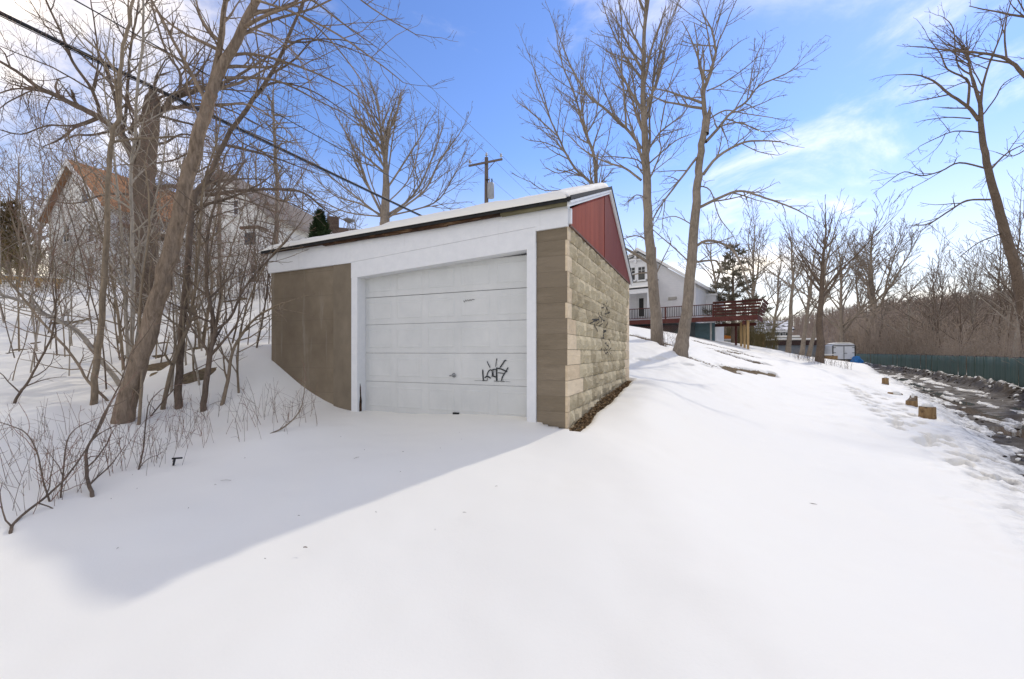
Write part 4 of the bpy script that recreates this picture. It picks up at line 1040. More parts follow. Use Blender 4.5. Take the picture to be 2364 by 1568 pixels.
# --- arching brambles in front
arch = [([(25,1228),(30,1212),(58,1184),(101,1151),(142,1115),(172,1077),(198,1039),(232,985),(255,930)],7,3,'long arching cane rooted at the lower left corner'),
        ([(213,1143),(203,1110),(200,1070),(200,1039),(220,1001),(243,950),(276,890),(300,820)],8,3,'crooked upright cane below the thick leaning tree'),
        ([(115,1160),(100,1110),(84,1040),(60,1000),(30,985),(0,975)],4,2,'thin cane bowing toward the left edge'),
        ([(140,1150),(145,1100),(155,1020),(175,990),(205,975)],4,2,'thin forked cane between the two crooked canes'),
        ([(320,1085),(330,1040),(336,980),(345,930),(372,900)],4,2,'slim upright cane above the small dark scrap'),
        ([(620,1005),(650,990),(680,965),(697,935),(705,880)],4,2,'curved cane below the pilaster of the garage'),
        ([(345,965),(400,900),(440,860),(500,830)],3,2,'slim cane slanting right beside the leaning tree')]
ca_ = cfg(minr=.0022, up=.01, ratio=.4, dens=[4, 4], wander=.14, ang=(30, 70), maxlen=.45, minlen=.1, max=2)
for k, (pts, w0, w1, lab) in enumerate(arch):
    ob = hit(*pts[0]); Y = ob.y; T = Tree(400 + k); n = len(pts)
    P3 = [Vector((ob.x, ob.y, ob.z - .1))] + [pix(px, py, Y + .12 * i) for i, (px, py) in enumerate(pts)]
    T.limb(P3, [w0 / 2 / F * Y] + [(w0 + (w1 - w0) * i / (n - 1)) / 2 / F * Y for i in range(n)], ca_, .15, 0)
    T.build('bramble_cane', lab, 'bramble', MB_DARK if k != 5 else MB_SAP, MTWIGR, ob)
# --- clumps of dry stems standing in the snow
spots = [(40,1180),(118,1165),(150,1140),(95,1100),(60,1050),(180,1130),(230,1100),(262,1085),(290,1075),(318,1080),(345,1070),(250,1035),(300,1025),(340,1020),(375,1040),(405,1035),(430,1010),(380,1000),(440,985),(480,1000),(520,980),(545,1000),(575,975),(600,985),(630,1000),(655,975),(690,960),(720,955),(560,1015),(330,1045),(10,1120),(20,1010),(110,1020),(170,1010),(200,1065),(270,1000),(500,965),(460,1030),(360,1085),(300,1050),(155,1075),(70,1130),(615,960),(700,985)]
for k, (px, py) in enumerate(spots):
    ob = hit(px, py); r = random.Random(500 + k); br = []; n_ = r.randint(3, 7)
    for i in range(n_):
        x0, y0 = ob.x + r.gauss(0, .10), ob.y + r.gauss(0, .10); z0 = gz(x0, y0); h = r.uniform(.18, .62); lx, ly = r.gauss(0, .22), r.gauss(0, .22)
        P3 = []; cv = r.uniform(-.25, .25)
        for q in range(6):
            t = q / 5; P3.append((x0 + lx * h * t + cv * h * t * t, y0 + ly * h * t, z0 - .06 + (h + .06) * t - .10 * h * abs(cv) * t * t))
        rb = r.uniform(.0016, .0034); br.append((P3, [rb * (1 - .5 * q / 5) for q in range(6)]))
        for j in range(r.randint(0, 4)):
            q = r.randint(2, 4); p = P3[q]; d = (r.gauss(0, .6), r.gauss(0, .6), r.uniform(.3, 1)); l_ = r.uniform(.05, .22)
            br.append(([p, tuple(p[a] + d[a] * l_ * .5 for a in range(3)), tuple(p[a] + d[a] * l_ + r.gauss(0, .02) for a in range(3))], [rb * .7, rb * .55, rb * .4]))
    me = tubes([([(a - ob.x, b_ - ob.y, c_ - ob.z) for a, b_, c_ in p], q) for p, q in br], 4)
    o = link('weed_clump', me, MTWIGR if k % 2 else MTWIG); o.location = ob
    zone = 'in the lower left corner' if px < 190 else ('below the thick leaning tree' if px < 470 else 'between the dark stems and garage')
    tag(o, '%s dry weed clump in snow %s' % ('reddish' if k % 2 else 'brown', zone), 'weed', '%s weed clumps %s' % ('reddish' if k % 2 else 'brown', zone))
# ------------------------------------------------------------------ houses
m = Mat('clapboard', (.8, .8, .8), .65, .25); v = m.coord('Object'); sx = m.n('ShaderNodeSeparateXYZ'); m.l(v, sx.inputs[0])
fr = m.math('FRACT', m.math('DIVIDE', sx.outputs[2], .16)); g = m.noise(v, 1.5, 5, .65)
m.color(m.ramp(g, [(.3, (.74, .745, .75)), (.7, (.83, .83, .83))])); m.bump(fr, .9, .03); MCLAP = m.m
m = Mat('cream_clapboard', (.56, .54, .49), .7, .25); v = m.coord('Object'); sx = m.n('ShaderNodeSeparateXYZ'); m.l(v, sx.inputs[0])
fr = m.math('FRACT', m.math('DIVIDE', sx.outputs[2], .14)); g = m.noise(v, .9, 5, .65)
m.color(m.ramp(g, [(.3, (.68, .66, .61)), (.7, (.78, .77, .74))])); m.bump(fr, 1.0, .03); MCREAM = m.m
MTRIM = simple('white_trim', (.72, .72, .71), .6, .08, 4)
MGLASS = Mat('window_glass', (.025, .03, .035), .08, .5).m
MBROWNROOF = simple('brown_shingle', (.32, .165, .08), .9, .25, 9, .3)
MBROWN2 = simple('dull_brown_roof', (.115, .078, .055), .9, .3, 9, .4)
MREDWOOD = simple('red_stained_wood', (.105, .034, .027), .75, .35, 5, .2, stretch=(1, 1, 1))
MTANWOOD = simple('new_lumber', (.42, .28, .13), .75, .25, 5, .2, stretch=(4, 4, .5))
MBLUEGREY = simple('blue_grey_siding', (.27, .32, .34), .7, .15, 3)
MTEAL = simple('teal_panel', (.13, .21, .24), .6, .2, 3)
MIRON = simple('black_iron', (.03, .028, .027), .5, .3, 8)
MBRICK = simple('brick_red', (.20, .10, .075), .9, .3, 10, .3)

class Wallplane:
    """a vertical plane through (x,y) with horizontal direction d; features are given by the pixels they are seen at"""
    def __init__(s, o, d): s.o = Vector((*o, 0)); s.d = Vector((*d, 0)).normalized(); s.n = Vector((-s.d.y, s.d.x, 0))   # n points away from the viewer
    def uz(s, px, py, off=0.0):
        dr = Vector(((px - CX) / F, 1, (HY - py) / F)); o = s.o + s.n * off
        t = o.dot(s.n) / dr.dot(s.n); p = Vector((dr.x * t, dr.y * t, dr.z * t + CZ)); return (p - s.o).dot(s.d), p.z
    def rot(s): return math.atan2(s.d.y, s.d.x)
def window(par, wp, px0, py0, px1, py1, off=0.0, mat=MTRIM, cross=True, two=True):
    """double hung sash window set on the wall of wp (local x along the wall, y away)"""
    u0, z1 = wp.uz(px0, py0, off); u1, z0 = wp.uz(px1, py1, off); u0, u1 = min(u0, u1), max(u0, u1)
    fw = max(.07, (u1 - u0) * .10); mb = MB(); y = off
    for a, b, c, d in ((u0, u0 + fw, z0, z1), (u1 - fw, u1, z0, z1), (u0 + fw, u1 - fw, z1 - fw, z1), (u0 + fw, u1 - fw, z0, z0 + fw)): mb.box(a, b, y - .05, y + .02, c, d)
    zm = (z0 + z1) / 2
    mb.box(u0 + fw, u1 - fw, y - .04, y + .01, zm - .03, zm + .03)
    w_ = mb.build('window', mat, par)
    for c, d in ((z0 + fw, zm - .03), (zm + .03, z1 - fw)): MB().box(u0 + fw, u1 - fw, y - .018, y - .006, c, d).build('pane', MGLASS, w_)
    if cross:
        mm = MB(); um = (u0 + u1) / 2
        mm.box(um - .015, um + .015, y - .03, y - .0185, zm + .03, z1 - fw); mm.box(u0 + fw, um - .0155, y - .03, y - .0185, (zm + z1 - fw) / 2 - .012, (zm + z1 - fw) / 2 + .012); mm.box(um + .0155, u1 - fw, y - .03, y - .0185, (zm + z1 - fw) / 2 - .012, (zm + z1 - fw) / 2 + .012); mm.build('muntin', mat, w_)
    MB().box(u0 - .05, u1 + .05, y - .09, y + .01, z0 - .07, z0 - .001).build('sill', mat, w_)
    return w_
def gable_roof(par, poly_left, peak, poly_right, y0, y1, th, mat, snow=None, name='roof'):
    """roof slabs over a gable: points (u,z) of left eave, peak, right eave, running from y0 to y1"""
    mb = MB()
    for a, b in ((poly_left, peak), (peak, poly_right)):
        mb.prism([(a[0], a[1]), (b[0], b[1]), (b[0], b[1] + th), (a[0], a[1] + th)], y0, y1)
    rf = mb.build(name, mat, par)
    if snow:
        mb = MB()
        for a, b in ((poly_left, peak), (peak, poly_right)):
            k = .06
            A = (a[0] + (b[0] - a[0]) * (k if a is poly_left else 0), a[1] + (b[1] - a[1]) * (k if a is poly_left else 0)); B = (b[0] - (b[0] - a[0]) * (k if b is poly_right else 0), b[1] - (b[1] - a[1]) * (k if b is poly_right else 0))
            mb.prism([(A[0], A[1] + th + .004), (B[0], B[1] + th + .004), (B[0], B[1] + th + snow), (A[0], A[1] + th + snow)], y0 + .1, y1 - .1)
        mb.build('snow_cover', MSNOW, rf)
    return rf

# --- the white house with the red deck
HD = (.807, -.59); O = Vector((9.74, 35.8)); ON = Vector((.59, .807))
wp = Wallplane((O.x + ON.x * 3.2, O.y + ON.y * 3.2), HD)
house = thing('house', (wp.o.x, wp.o.y, 0), wp.rot(), 'white clapboard house behind the two tall trees', 'house')
ur, zg = wp.uz(1606, 785); ue, zeave = wp.uz(1614, 657); up_, zp = wp.uz(1474, 580)
slope = (zp - zeave) / (ue - up_); ul = up_ - (ue - up_)
zwr = zeave + slope * (ue - ur) - .05
mb = MB(); mb.prism([(ul + (ue - ur), 2.0), (ur, 2.0), (ur, zwr), (up_, zp - .12), (ul + (ue - ur), zwr)], 0, 9.0); mb.build('wall', MCLAP, house)
gable_roof(house, (ul, zeave - .05), (up_, zp), (ue, zeave - .05), -.45, 9.4, .16, MTRIM, .12)
# lower storey
uq, zq = wp.uz(1556, 746); mb = MB(); mb.box(uq - 5, ur + .02, -.06, 2.0, .6, zq - .02); mb.build('basement_wall', MBLUEGREY, house)
# front bay with the small gable and paired windows
off = -1.1
ua, z0_ = wp.uz(1420, 652, off); ub, _ = wp.uz(1500, 652, off); upk, zpk = wp.uz(1466, 590, off); _, zev = wp.uz(1500, 608, off)
mb = MB(); mb.prism([(ua, z0_), (ub, z0_), (ub, zev), (upk, zpk - .1), (ua, zev)], off, -.005); mb.build('bay_wall', MCLAP, house)
gable_roof(house, (ua - .4, zev - .25), (upk, zpk + .05), (ub + .4, zev - .25), off - .4, -.01, .12, MTRIM, .10, 'bay_roof')
mb = MB(); a, z_ = wp.uz(1467, 606, off - .3); mb.bar((a, off - .3, z_ - .1), (a, off - .3, zpk), .14, .14); mb.bar((a - .75, off - .3, z_ + .25), (a, off - .3, z_ + .25), .12, .12); mb.bar((a, off - .3, z_ + .25), (a + .75, off - .3, z_ + .25), .12, .12); mb.build('gable_bracket', MTRIM, house)
window(house, wp, 1449, 618, 1468, 648, off); window(house, wp, 1472, 616, 1491, 647, off)
# porch roof with snow, below it the porch
u0, zt_ = wp.uz(1420, 655, -2.0); u1, _ = wp.uz(1503, 655, -2.0); _, zl = wp.uz(1480, 668, -2.0)
mb = MB(); mb.prism([(-2.3, zl), (-.003, zl + .95), (-.003, zl + 1.05), (-2.3, zl + .12)], u0, u1, 'x'); pr_ = mb.build('porch_roof', MASPH, house)
mb = MB(); mb.prism([(-2.35, zl + .125), (-.1, zl + 1.02), (-.1, zl + 1.16), (-2.3, zl + .27)], u0 + .05, u1 - .05, 'x'); mb.build('snow_cover', MSNOW, pr_)
mb = MB(); mb.box(u0, u1, -2.28, -2.15, zl - .38, zl - .01); mb.build('porch_fascia', MTRIM, house)
MB().box(u1 - .25, u1 - .05, -2.25, -2.05, zl - 2.9, zl - .39).build('porch_post', MTRIM, house)
d0, dz1 = wp.uz(1470, 684, 0); d1, dz0 = wp.uz(1492, 730, 0)
dr = MB(); dr.box(d0, d0 + .22, -.06, .02, dz0, dz1); dr.box(d1 - .22, d1, -.06, .02, dz0, dz1); dr.box(d0 + .22, d1 - .22, -.06, .02, dz1 - .22, dz1); door = dr.build('door', MTRIM, house)
MB().box(d0 + .22, d1 - .22, -.03, .01, dz0, dz1 - .22).build('door_leaf', MIRON, door)
u_, z_ = wp.uz(1501, 691, 0); MB().box(u_ - .08, u_ + .08, -.16, -.01, z_ - .2, z_ + .2, .02).build('wall_lamp', MIRON, house)
u_, z_ = wp.uz(1553, 689, 0); MB().box(u_ - .35, u_ + .35, -.12, -.01, z_ - .12, z_ + .12, .02).build('vent_box', simple('grey_vent', (.4, .38, .34), .7), house)
u_, z_ = wp.uz(1480, 574, 0); MB().box(u_ - .35, u_ + .35, 2.5, 3.2, zp - .6, zp + .9, .02).build('chimney', MBRICK, house)
# rear wing to the right
a0, a1z = wp.uz(1604, 686, 4.0); a2, _ = wp.uz(1652, 686, 4.0)
MB().box(a0 - .5, a2, 4.0, 8.0, 1.5, a1z).build('rear_wing', MCLAP, house)
MB().box(a0 - .6, a2 + .15, 3.9, 8.1, a1z + .001, a1z + .18).build('wing_roof', MTRIM, house)
window(house, wp, 1606, 691, 1624, 716, 4.0, cross=False)
# teal panel below the deck
t0, tz1 = wp.uz(1605, 747, -1.0); t1, tz0 = wp.uz(1650, 786, -1.0)
MB().box(t0, t1, -1.0, -.9, tz0 - .6, tz1).build('teal_panel', MTEAL, house); u_, _ = wp.uz(1641, 760, -1.05); MB().box(u_ - .06, u_ + .06, -1.06, -1.003, tz0 - .6, tz1).build('panel_post', MTRIM, house)

# --- the red deck
dk = Wallplane((O.x, O.y), HD)
deck = thing('wooden_deck', (O.x, O.y, 0), dk.rot(), 'raised red deck with baluster railing beside the white house', 'deck')
zt = 3.6 + CZ; zf = zt - .98; uL = -4.0; uR = dk.uz(1746, 700)[0]; uM = dk.uz(1646, 700)[0]
MB().box(uL, uR, 0.02, 3.1, zf - .05, zf).build('deck_floor', MREDWOOD, deck)
MB().box(uL, uR + .04, -.04, .015, zf - .33, zf + .02).build('rim_joist', MREDWOOD, deck); MB().box(uR + .045, uR + .09, -.04, 3.1, zf - .33, zf + .02).build('rim_joist', MREDWOOD, deck)
MB().box(uL, uM, -.03, .10, zt - .05, zt).build('top_rail', MREDWOOD, deck); MB().box(uL, uM, .0, .07, zf + .12, zf + .17).build('bottom_rail', MREDWOOD, deck)
me = MB().box(-.02, .02, .015, .055, zf + .17, zt - .05).mesh(); me.materials.append(MIRON)
nb = int((uM - uL) / .135)
for k in range(nb):
    o = link('baluster', me, None, deck); o.location = (uL + .07 + k * .135, 0, 0)
for q in np.linspace(uL + .1, uM, 4): MB().box(q - .05, q + .05, .0, .10, zf + .001, zt - .051).build('rail_post', MREDWOOD, deck)
# flaring board benches at the far end
MBENCH = simple('bench_red_wood', (.08, .028, .022), .8, .4, 5, .2)
for j in range(5):
    z0 = zf + .10 + j * .21; o_ = .075 * j
    mb = MB(); mb.prism([(-.02 - o_, z0), (.02 - o_, z0), (-.04 - o_, z0 + .15), (-.08 - o_, z0 + .15)], uM + .05, uR + o_ + .1, 'x'); mb.build('bench_board', MBENCH, deck)
    mb = MB(); mb.prism([(uR + o_ + .10, z0), (uR + o_ + .14, z0), (uR + o_ + .20, z0 + .15), (uR + o_ + .16, z0 + .15)], .0 - o_ + .15, 3.0, 'y'); mb.build('bench_board', MBENCH, deck)
for q in np.linspace(uM + .2, uR, 5): MB().bar((q, .04, zf), (q, -.30, zt + .05), .05, .09).build('bench_rib', MBENCH, deck)
MB().box(uM + .1, uR + .5, -.52, -.28, zt + .06, zt + .10).build('bench_cap', MBENCH, deck); MB().box(uM + .1, uR - .2, .1, .5, zf + .42, zf + .47).build('bench_seat', MREDWOOD, deck)
# posts and beam
for (px, of, mat) in ((1727, .3, MTANWOOD), (1719, 1.2, MTANWOOD), (1711, 2.2, MTANWOOD), (1699, 2.9, MREDWOOD)):
    u_, _ = dk.uz(px, 780, of); w_ = dk.o + dk.d * u_ + dk.n * of
    MB().box(u_ - .075, u_ + .075, of - .075, of + .075, gz(w_.x, w_.y) - .2, zf - .34).build('support_post', mat, deck)
MB().box(uM - 1, uR - .3, 2.6, 2.75, zf - .60, zf - .36).build('beam', MREDWOOD, deck); MB().box(uR - .9, uR - .75, .1, 2.58, zf - .60, zf - .34).build('beam', MREDWOOD, deck)
lat = MB(); ua_, za_ = dk.uz(1450, 770); ub_, _ = dk.uz(1508, 770)
for k in range(26):
    for sg in (-1, 1):
        x0 = ua_ - 1 + k * .16; lat.bar((x0, .05 + .012 * sg, za_ - .6), (x0 + sg * 1.15, .05 + .012 * sg, za_ + .55), .03, .012, (0, 1, 0))
lat.build('lattice', MREDWOOD, deck)

# --- the pale houses behind the thicket
rd = Vector((.39, .92)); nd = Vector((.92, -.39)); Rn = Vector((-26.6, 26.0))
hA = thing('house', (Rn.x, Rn.y, 0), math.atan2(nd.y, nd.x), 'tall pale house with orange-brown roof behind the thicket', 'house')
zr_ = 11.5 + CZ; hw = 3.3; ze_ = zr_ - hw * .85; gA = gz(Rn.x, Rn.y)
mb = MB(); mb.prism([(-hw, gA - 1), (hw, gA - 1), (hw, ze_), (0, zr_ - .1), (-hw, ze_)], 0, 9); mb.build('wall', MCREAM, hA)
gable_roof(hA, (-hw - .45, ze_ - .4), (0, zr_), (hw + .45, ze_ - .4), -.4, 9.3, .12, MBROWNROOF)
for sg in (-1, 1):
    mb = MB(); mb.prism([(sg * (hw + .47), ze_ - .66), (0, zr_ - .26), (0, zr_ + .13), (sg * (hw + .47), ze_ - .27)], -.45, -.403); mb.build('rake_board', MTRIM, hA)
wA = Wallplane((Rn.x, Rn.y), (nd.x, nd.y))
for q in ((190, 425, 207, 470), (148, 520, 163, 560), (150, 600, 165, 640), (205, 520, 220, 560), (203, 595, 220, 640)): window(hA, wA, *q, cross=False)
mb = MB(); mb.box(hw + .01, hw + 4.5, 1.0, 8.5, gA - 1, ze_ - 2.4); mb.build('side_wing', MCREAM, hA)
mb = MB(); mb.prism([(hw + .005, ze_ - 1.2), (hw + 4.9, ze_ - 2.5), (hw + 4.9, ze_ - 2.3), (hw + .005, ze_ - 1.0)], .6, 8.9); rf = mb.build('wing_roof', MBROWN2, hA)
mb = MB(); mb.prism([(hw + 1.2, ze_ - 1.36), (hw + 4.85, ze_ - 2.27), (hw + 4.85, ze_ - 2.15), (hw + 1.2, ze_ - 1.22)], .7, 8.8); mb.build('snow_cover', MSNOW, rf)
wA2 = Wallplane((Rn.x + rd.x, Rn.y + rd.y), (nd.x, nd.y))
for q in ((262, 505, 280, 545), (322, 500, 340, 545), (262, 590, 282, 640), (325, 590, 345, 640)): window(hA, wA, *q, off=1.0, cross=False)

wB = Wallplane((-17.6, 25.0), (.985, -.17))
hB = thing('house', (-17.6, 25.0, 0), wB.rot(), 'pale gabled house directly left of the garage behind the twigs', 'house')
ul, zb0 = wB.uz(425, 690); ur2, _ = wB.uz(612, 690); upk, zpk = wB.uz(518, 402); _, zev = wB.uz(600, 490)
mb = MB(); mb.prism([(ul, zb0 - 1), (ur2, zb0 - 1), (ur2, zev), (upk, zpk - .12), (ul, zev)], 0, 8); mb.build('wall', MCREAM, hB)
gable_roof(hB, (ul - .4, zev - .35), (upk, zpk), (ur2 + .4, zev - .35), -.4, 8.4, .16, simple('grey_brown_roof', (.22, .19, .165), .9, .3, 9, .3))
for q in ((539, 462, 553, 498), (446, 515, 462, 556), (497, 520, 512, 560), (549, 618, 565, 656), (446, 605, 462, 648), (578, 610, 596, 655)): window(hB, wB, *q, cross=False)
u0, z1_ = wB.uz(560, 530, -.7); u1, z0_ = wB.uz(596, 585, -.7); bay = MB().box(u0, u1, -.7, -.005, z0_, z1_).build('bay', MCREAM, hB)
MB().box(u0 + .15, u1 - .15, -.73, -.705, z0_ + .5, z1_ - .2).build('pane', MGLASS, bay); MB().box(u0 - .1, u1 + .1, -.8, -.003, z1_ + .001, z1_ + .15).build('bay_roof', MBROWN2, bay)
u0, z1_ = wB.uz(392, 625, -1.8); u1, z0_ = wB.uz(432, 665, -1.8)
MB().box(u0, u1, -1.8, -.005, z0_ - .1, z0_).build('porch_floor', simple('grey_boards', (.3, .28, .25), .8, .2, 6), hB)
for k in range(10): MB().box(u0 + (u1 - u0) * k / 9 - .02, u0 + (u1 - u0) * k / 9 + .02, -1.79, -1.75, z0_ + .001, z0_ + .85).build('baluster', MTRIM, hB)
MB().box(u0 - .02, u1 + .02, -1.81, -1.73, z0_ + .851, z0_ + .92).build('porch_rail', MTRIM, hB)

# low wooden garden fence at the left edge of the bank
p0 = pix(-80, 640, 16.5); p1 = pix(150, 652, 17.5)
gf = thing('garden_fence', (p0.x, p0.y, p0.z), math.atan2(p1.y - p0.y, p1.x - p0.x), 'low weathered rail with snow along the top of the bank', 'fence')
Lf = (p1 - p0).length; MB().bar((0, 0, .05), (Lf, 0, p1.z - p0.z + .05), .10, .16).build('rail', MTANWOOD, gf)
MB().bar((0, 0, .155), (Lf, 0, p1.z - p0.z + .155), .14, .05).build('snow_cap', MSNOW, gf)
for k in range(5):
    q = Lf * (k + .5) / 5; MB().box(q - .06, q + .06, .06, .16, -.8 + (p1.z - p0.z) * q / Lf, .22 + (p1.z - p0.z) * q / Lf).build('post', MTANWOOD, gf)

# --- brown-roofed house beyond the garage roof
wC = Wallplane(tuple(pix(755, 560, 32)[:2]), (.93, .36)); oC = pix(755, 560, 32)
hC = thing('house', (oC.x, oC.y, 0), wC.rot(), 'house with dull brown roof and chimney beyond the garage roof', 'house')
u0, ze_ = wC.uz(672, 566); u1, _ = wC.uz(846, 566); _, zr_ = wC.uz(755, 534, 3.6); gC = gz(oC.x, oC.y)
MB().box(u0 + .3, u1 - .3, .3, 7, gC - 1, ze_ + .1).build('wall', MCREAM, hC)
mb = MB(); mb.prism([(-.3, ze_ - .1), (3.6, zr_ + .2), (7.6, ze_ - .1), (7.6, ze_ + .1), (3.6, zr_ + .42), (-.3, ze_ + .1)], u0, u1, 'x'); rf = mb.build('roof', MBROWN2, hC)
uc, zc_ = wC.uz(769, 540, 3.4); MB().box(uc - .45, uc + .45, 3.1, 3.9, zr_ - .3, zr_ + 1.15, .03).build('chimney', simple('dull_brick', (.13, .09, .07), .9, .3, 10, .3), hC)
ud, zd = wC.uz(806, 513, 3.0); dm = MB(); dm.cyl((ud, 3.0, zr_), (ud, 3.0, zd), .03, n=6); dm.lathe((ud, 2.95, zd - .0), [(.02, -.05), (.25, .0), (.42, .10), (.46, .18)], 14); dm.build('satellite_dish', simple('dish_grey', (.35, .35, .35), .6), hC)

# ------------------------------------------------------------------ utility pole and wires
pc = pix(1123, 500, 30); px_, py_ = pc.x, pc.y; g = gz(px_, py_)
pole = thing('utility_pole', (px_, py_, g), GROT, 'wooden utility pole with crossarm and transformer above the garage', 'utility pole')
MPOLE = simple('pole_wood', (.16, .13, .11), .9, .3, 4, .3, stretch=(5, 5, .4))
ztop = (HY - 364) / F * 30 + CZ - g; zarm = (HY - 378) / F * 30 + CZ - g
mb = MB(); mb.cyl((0, 0, -1), (0, 0, ztop), .19, .13, 14); mb.build('pole', MPOLE, pole, False)
MB().box(-1.32, 1.32, -.24, -.135, zarm - .07, zarm + .06, .01).build('crossarm', MPOLE, pole)
for sg in (-1, 1): MB().bar((sg * .75, -.19, zarm - .075), (sg * .1, -.16, zarm - .62), .05, .02).build('brace', MPOLE, pole)
MINS = simple('grey_porcelain', (.42, .43, .44), .3, .1, 5, 0, .5)
ins = [(-1.22, -.19, zarm + .06), (0, 0, ztop), (1.22, -.19, zarm + .06)]
for p in ins: MB().lathe(p, [(.02, .001), (.025, .12), (.09, .13), (.10, .18), (.06, .22), (.075, .26), (.05, .33), (.02, .36)], 12).build('insulator', MINS, pole, True)
MB().lathe((.37, -.05, zarm - 2.5), [(.20, 0), (.24, .02), (.24, .98), (.22, 1.04), (.10, 1.08)], 18).build('transformer', simple('transformer_grey', (.36, .38, .40), .5, .1, 4, 0, .4), pole, True)
for q in ((.30, -.1), (.44, -.02)): MB().lathe((q[0], q[1], zarm - 1.43), [(.04, 0), (.06, .05), (.035, .12), (.05, .2), (.02, .32)], 10).build('bushing', MINS if q[0] < .4 else MBLACK, pole, True)
MB().bar((.02, -.14, zarm - 1.2), (.3, -.08, zarm - 1.2), .05, .08).build('bracket', MIRON, pole)
MWIRE = simple('wire', (.09, .09, .095), .5, .2, 3); MCABLE = simple('black_cable', (.022, .022, .025), .5, .3, 5, .1)
wires = [(-1.22, 13.33, .010, 'bare overhead wire on the left end of the crossarm'), (0.0, 13.75, .010, 'bare overhead wire on the pole top'), (1.22, 13.33, .010, 'bare overhead wire on the right end of the crossarm'),
         (-.16, 8.6, .017, 'dark service wire running above the thick cable'), (-.17, 9.25, .009, 'thin wire between the service wire and crossarm wires'), (-.18, 7.42, .046, 'thick black cable crossing the upper left')]
for k, (lx, zr_, rad, lab) in enumerate(wires):
    pts = []; rr_ = []
    for i in range(41):
        t = -44 + 74 * i / 40
        p = Vector((px_, py_, 0)) + GX * lx + GY * t
        sag = (.55 * (4 * ((t + 44) / 44) * (1 - (t + 44) / 44)) if t < 0 else .3 * (4 * (t / 30) * (1 - t / 30)))
        pts.append((p.x, p.y, zr_ + CZ - sag * .4 + (.15 if k > 2 else .25))); rr_.append(rad)
    br = [(pts, rr_)]
    if k == 5:   # lashed bundle: messenger wire and a second strand
        br.append(([(a, b_, c - .066) for a, b_, c in pts], [.012] * 41))
    o = link('overhead_wire' if k < 5 else 'overhead_cable', tubes(br, 8), MCABLE if k in (3, 5) else MWIRE); tag(o, lab, 'wire' if k < 5 else 'cable', 'overhead lines' if k < 5 else None)

# ------------------------------------------------------------------ green screened fence
MGREEN = None
m = Mat('green_screen', (.030, .085, .068), .75, .2); v = m.coord('Object', (3, 3, .25)); n0 = m.noise(v, 1.2, 5, .7); rn = m.rand()
m.color(m.mixc(m.rng(n0, .35, .7, 0, .7), m.ramp(rn, [(0, (.046, .088, .070)), (1, (.056, .108, .086))]), (.115, .122, .095))); m.bump(n0, .5, .05); MGREEN = m.m
fx, fy = road_xy(4, 7.35); fence = thing('screen_fence', (fx, fy, 0), 0, 'long green screened fence beyond the muddy road', 'fence')
for k in range(44):
    s0 = 4 + k * 2.4; ax_, ay_ = road_xy(s0, 7.35); bx_, by_ = road_xy(s0 + 2.4, 7.35); an = math.atan2(by_ - ay_, bx_ - ax_); ln = math.hypot(bx_ - ax_, by_ - ay_)
    n = 8; V = []; q = random.Random(k)
    for i in range(n + 1):
        for z in (-.95, -.3, .5, 1.14):
            V.append((.003 + i / n * (ln - .006), .03 * math.sin(i * 2.2 + k) + q.gauss(0, .012), z + (q.gauss(0, .02) if z > 1 else 0)))
    fs = [(i * 4 + j, i * 4 + 4 + j, i * 4 + 5 + j, i * 4 + 1 + j) for i in range(n) for j in range(3)]
    o = link('screen_panel', mk(V, fs, True), MGREEN, fence); o.location = (ax_ - fx, ay_ - fy, 0); o.rotation_euler = (0, 0, an)
    sm = o.modifiers.new('thickness', 'SOLIDIFY'); sm.thickness = .006
    o = MB().cyl((0, -.07, -1.3), (0, -.07, 1.22), .03, n=8).build('fence_post', MIRON, fence); o.location = (ax_ - fx, ay_ - fy, 0); o.rotation_euler = (0, 0, an)
    o = MB().cyl((0.03, -.065, 1.17), (ln - .03, -.065, 1.17), .02, n=6).build('top_rail', MIRON, fence); o.location = (ax_ - fx, ay_ - fy, 0); o.rotation_euler = (0, 0, an)

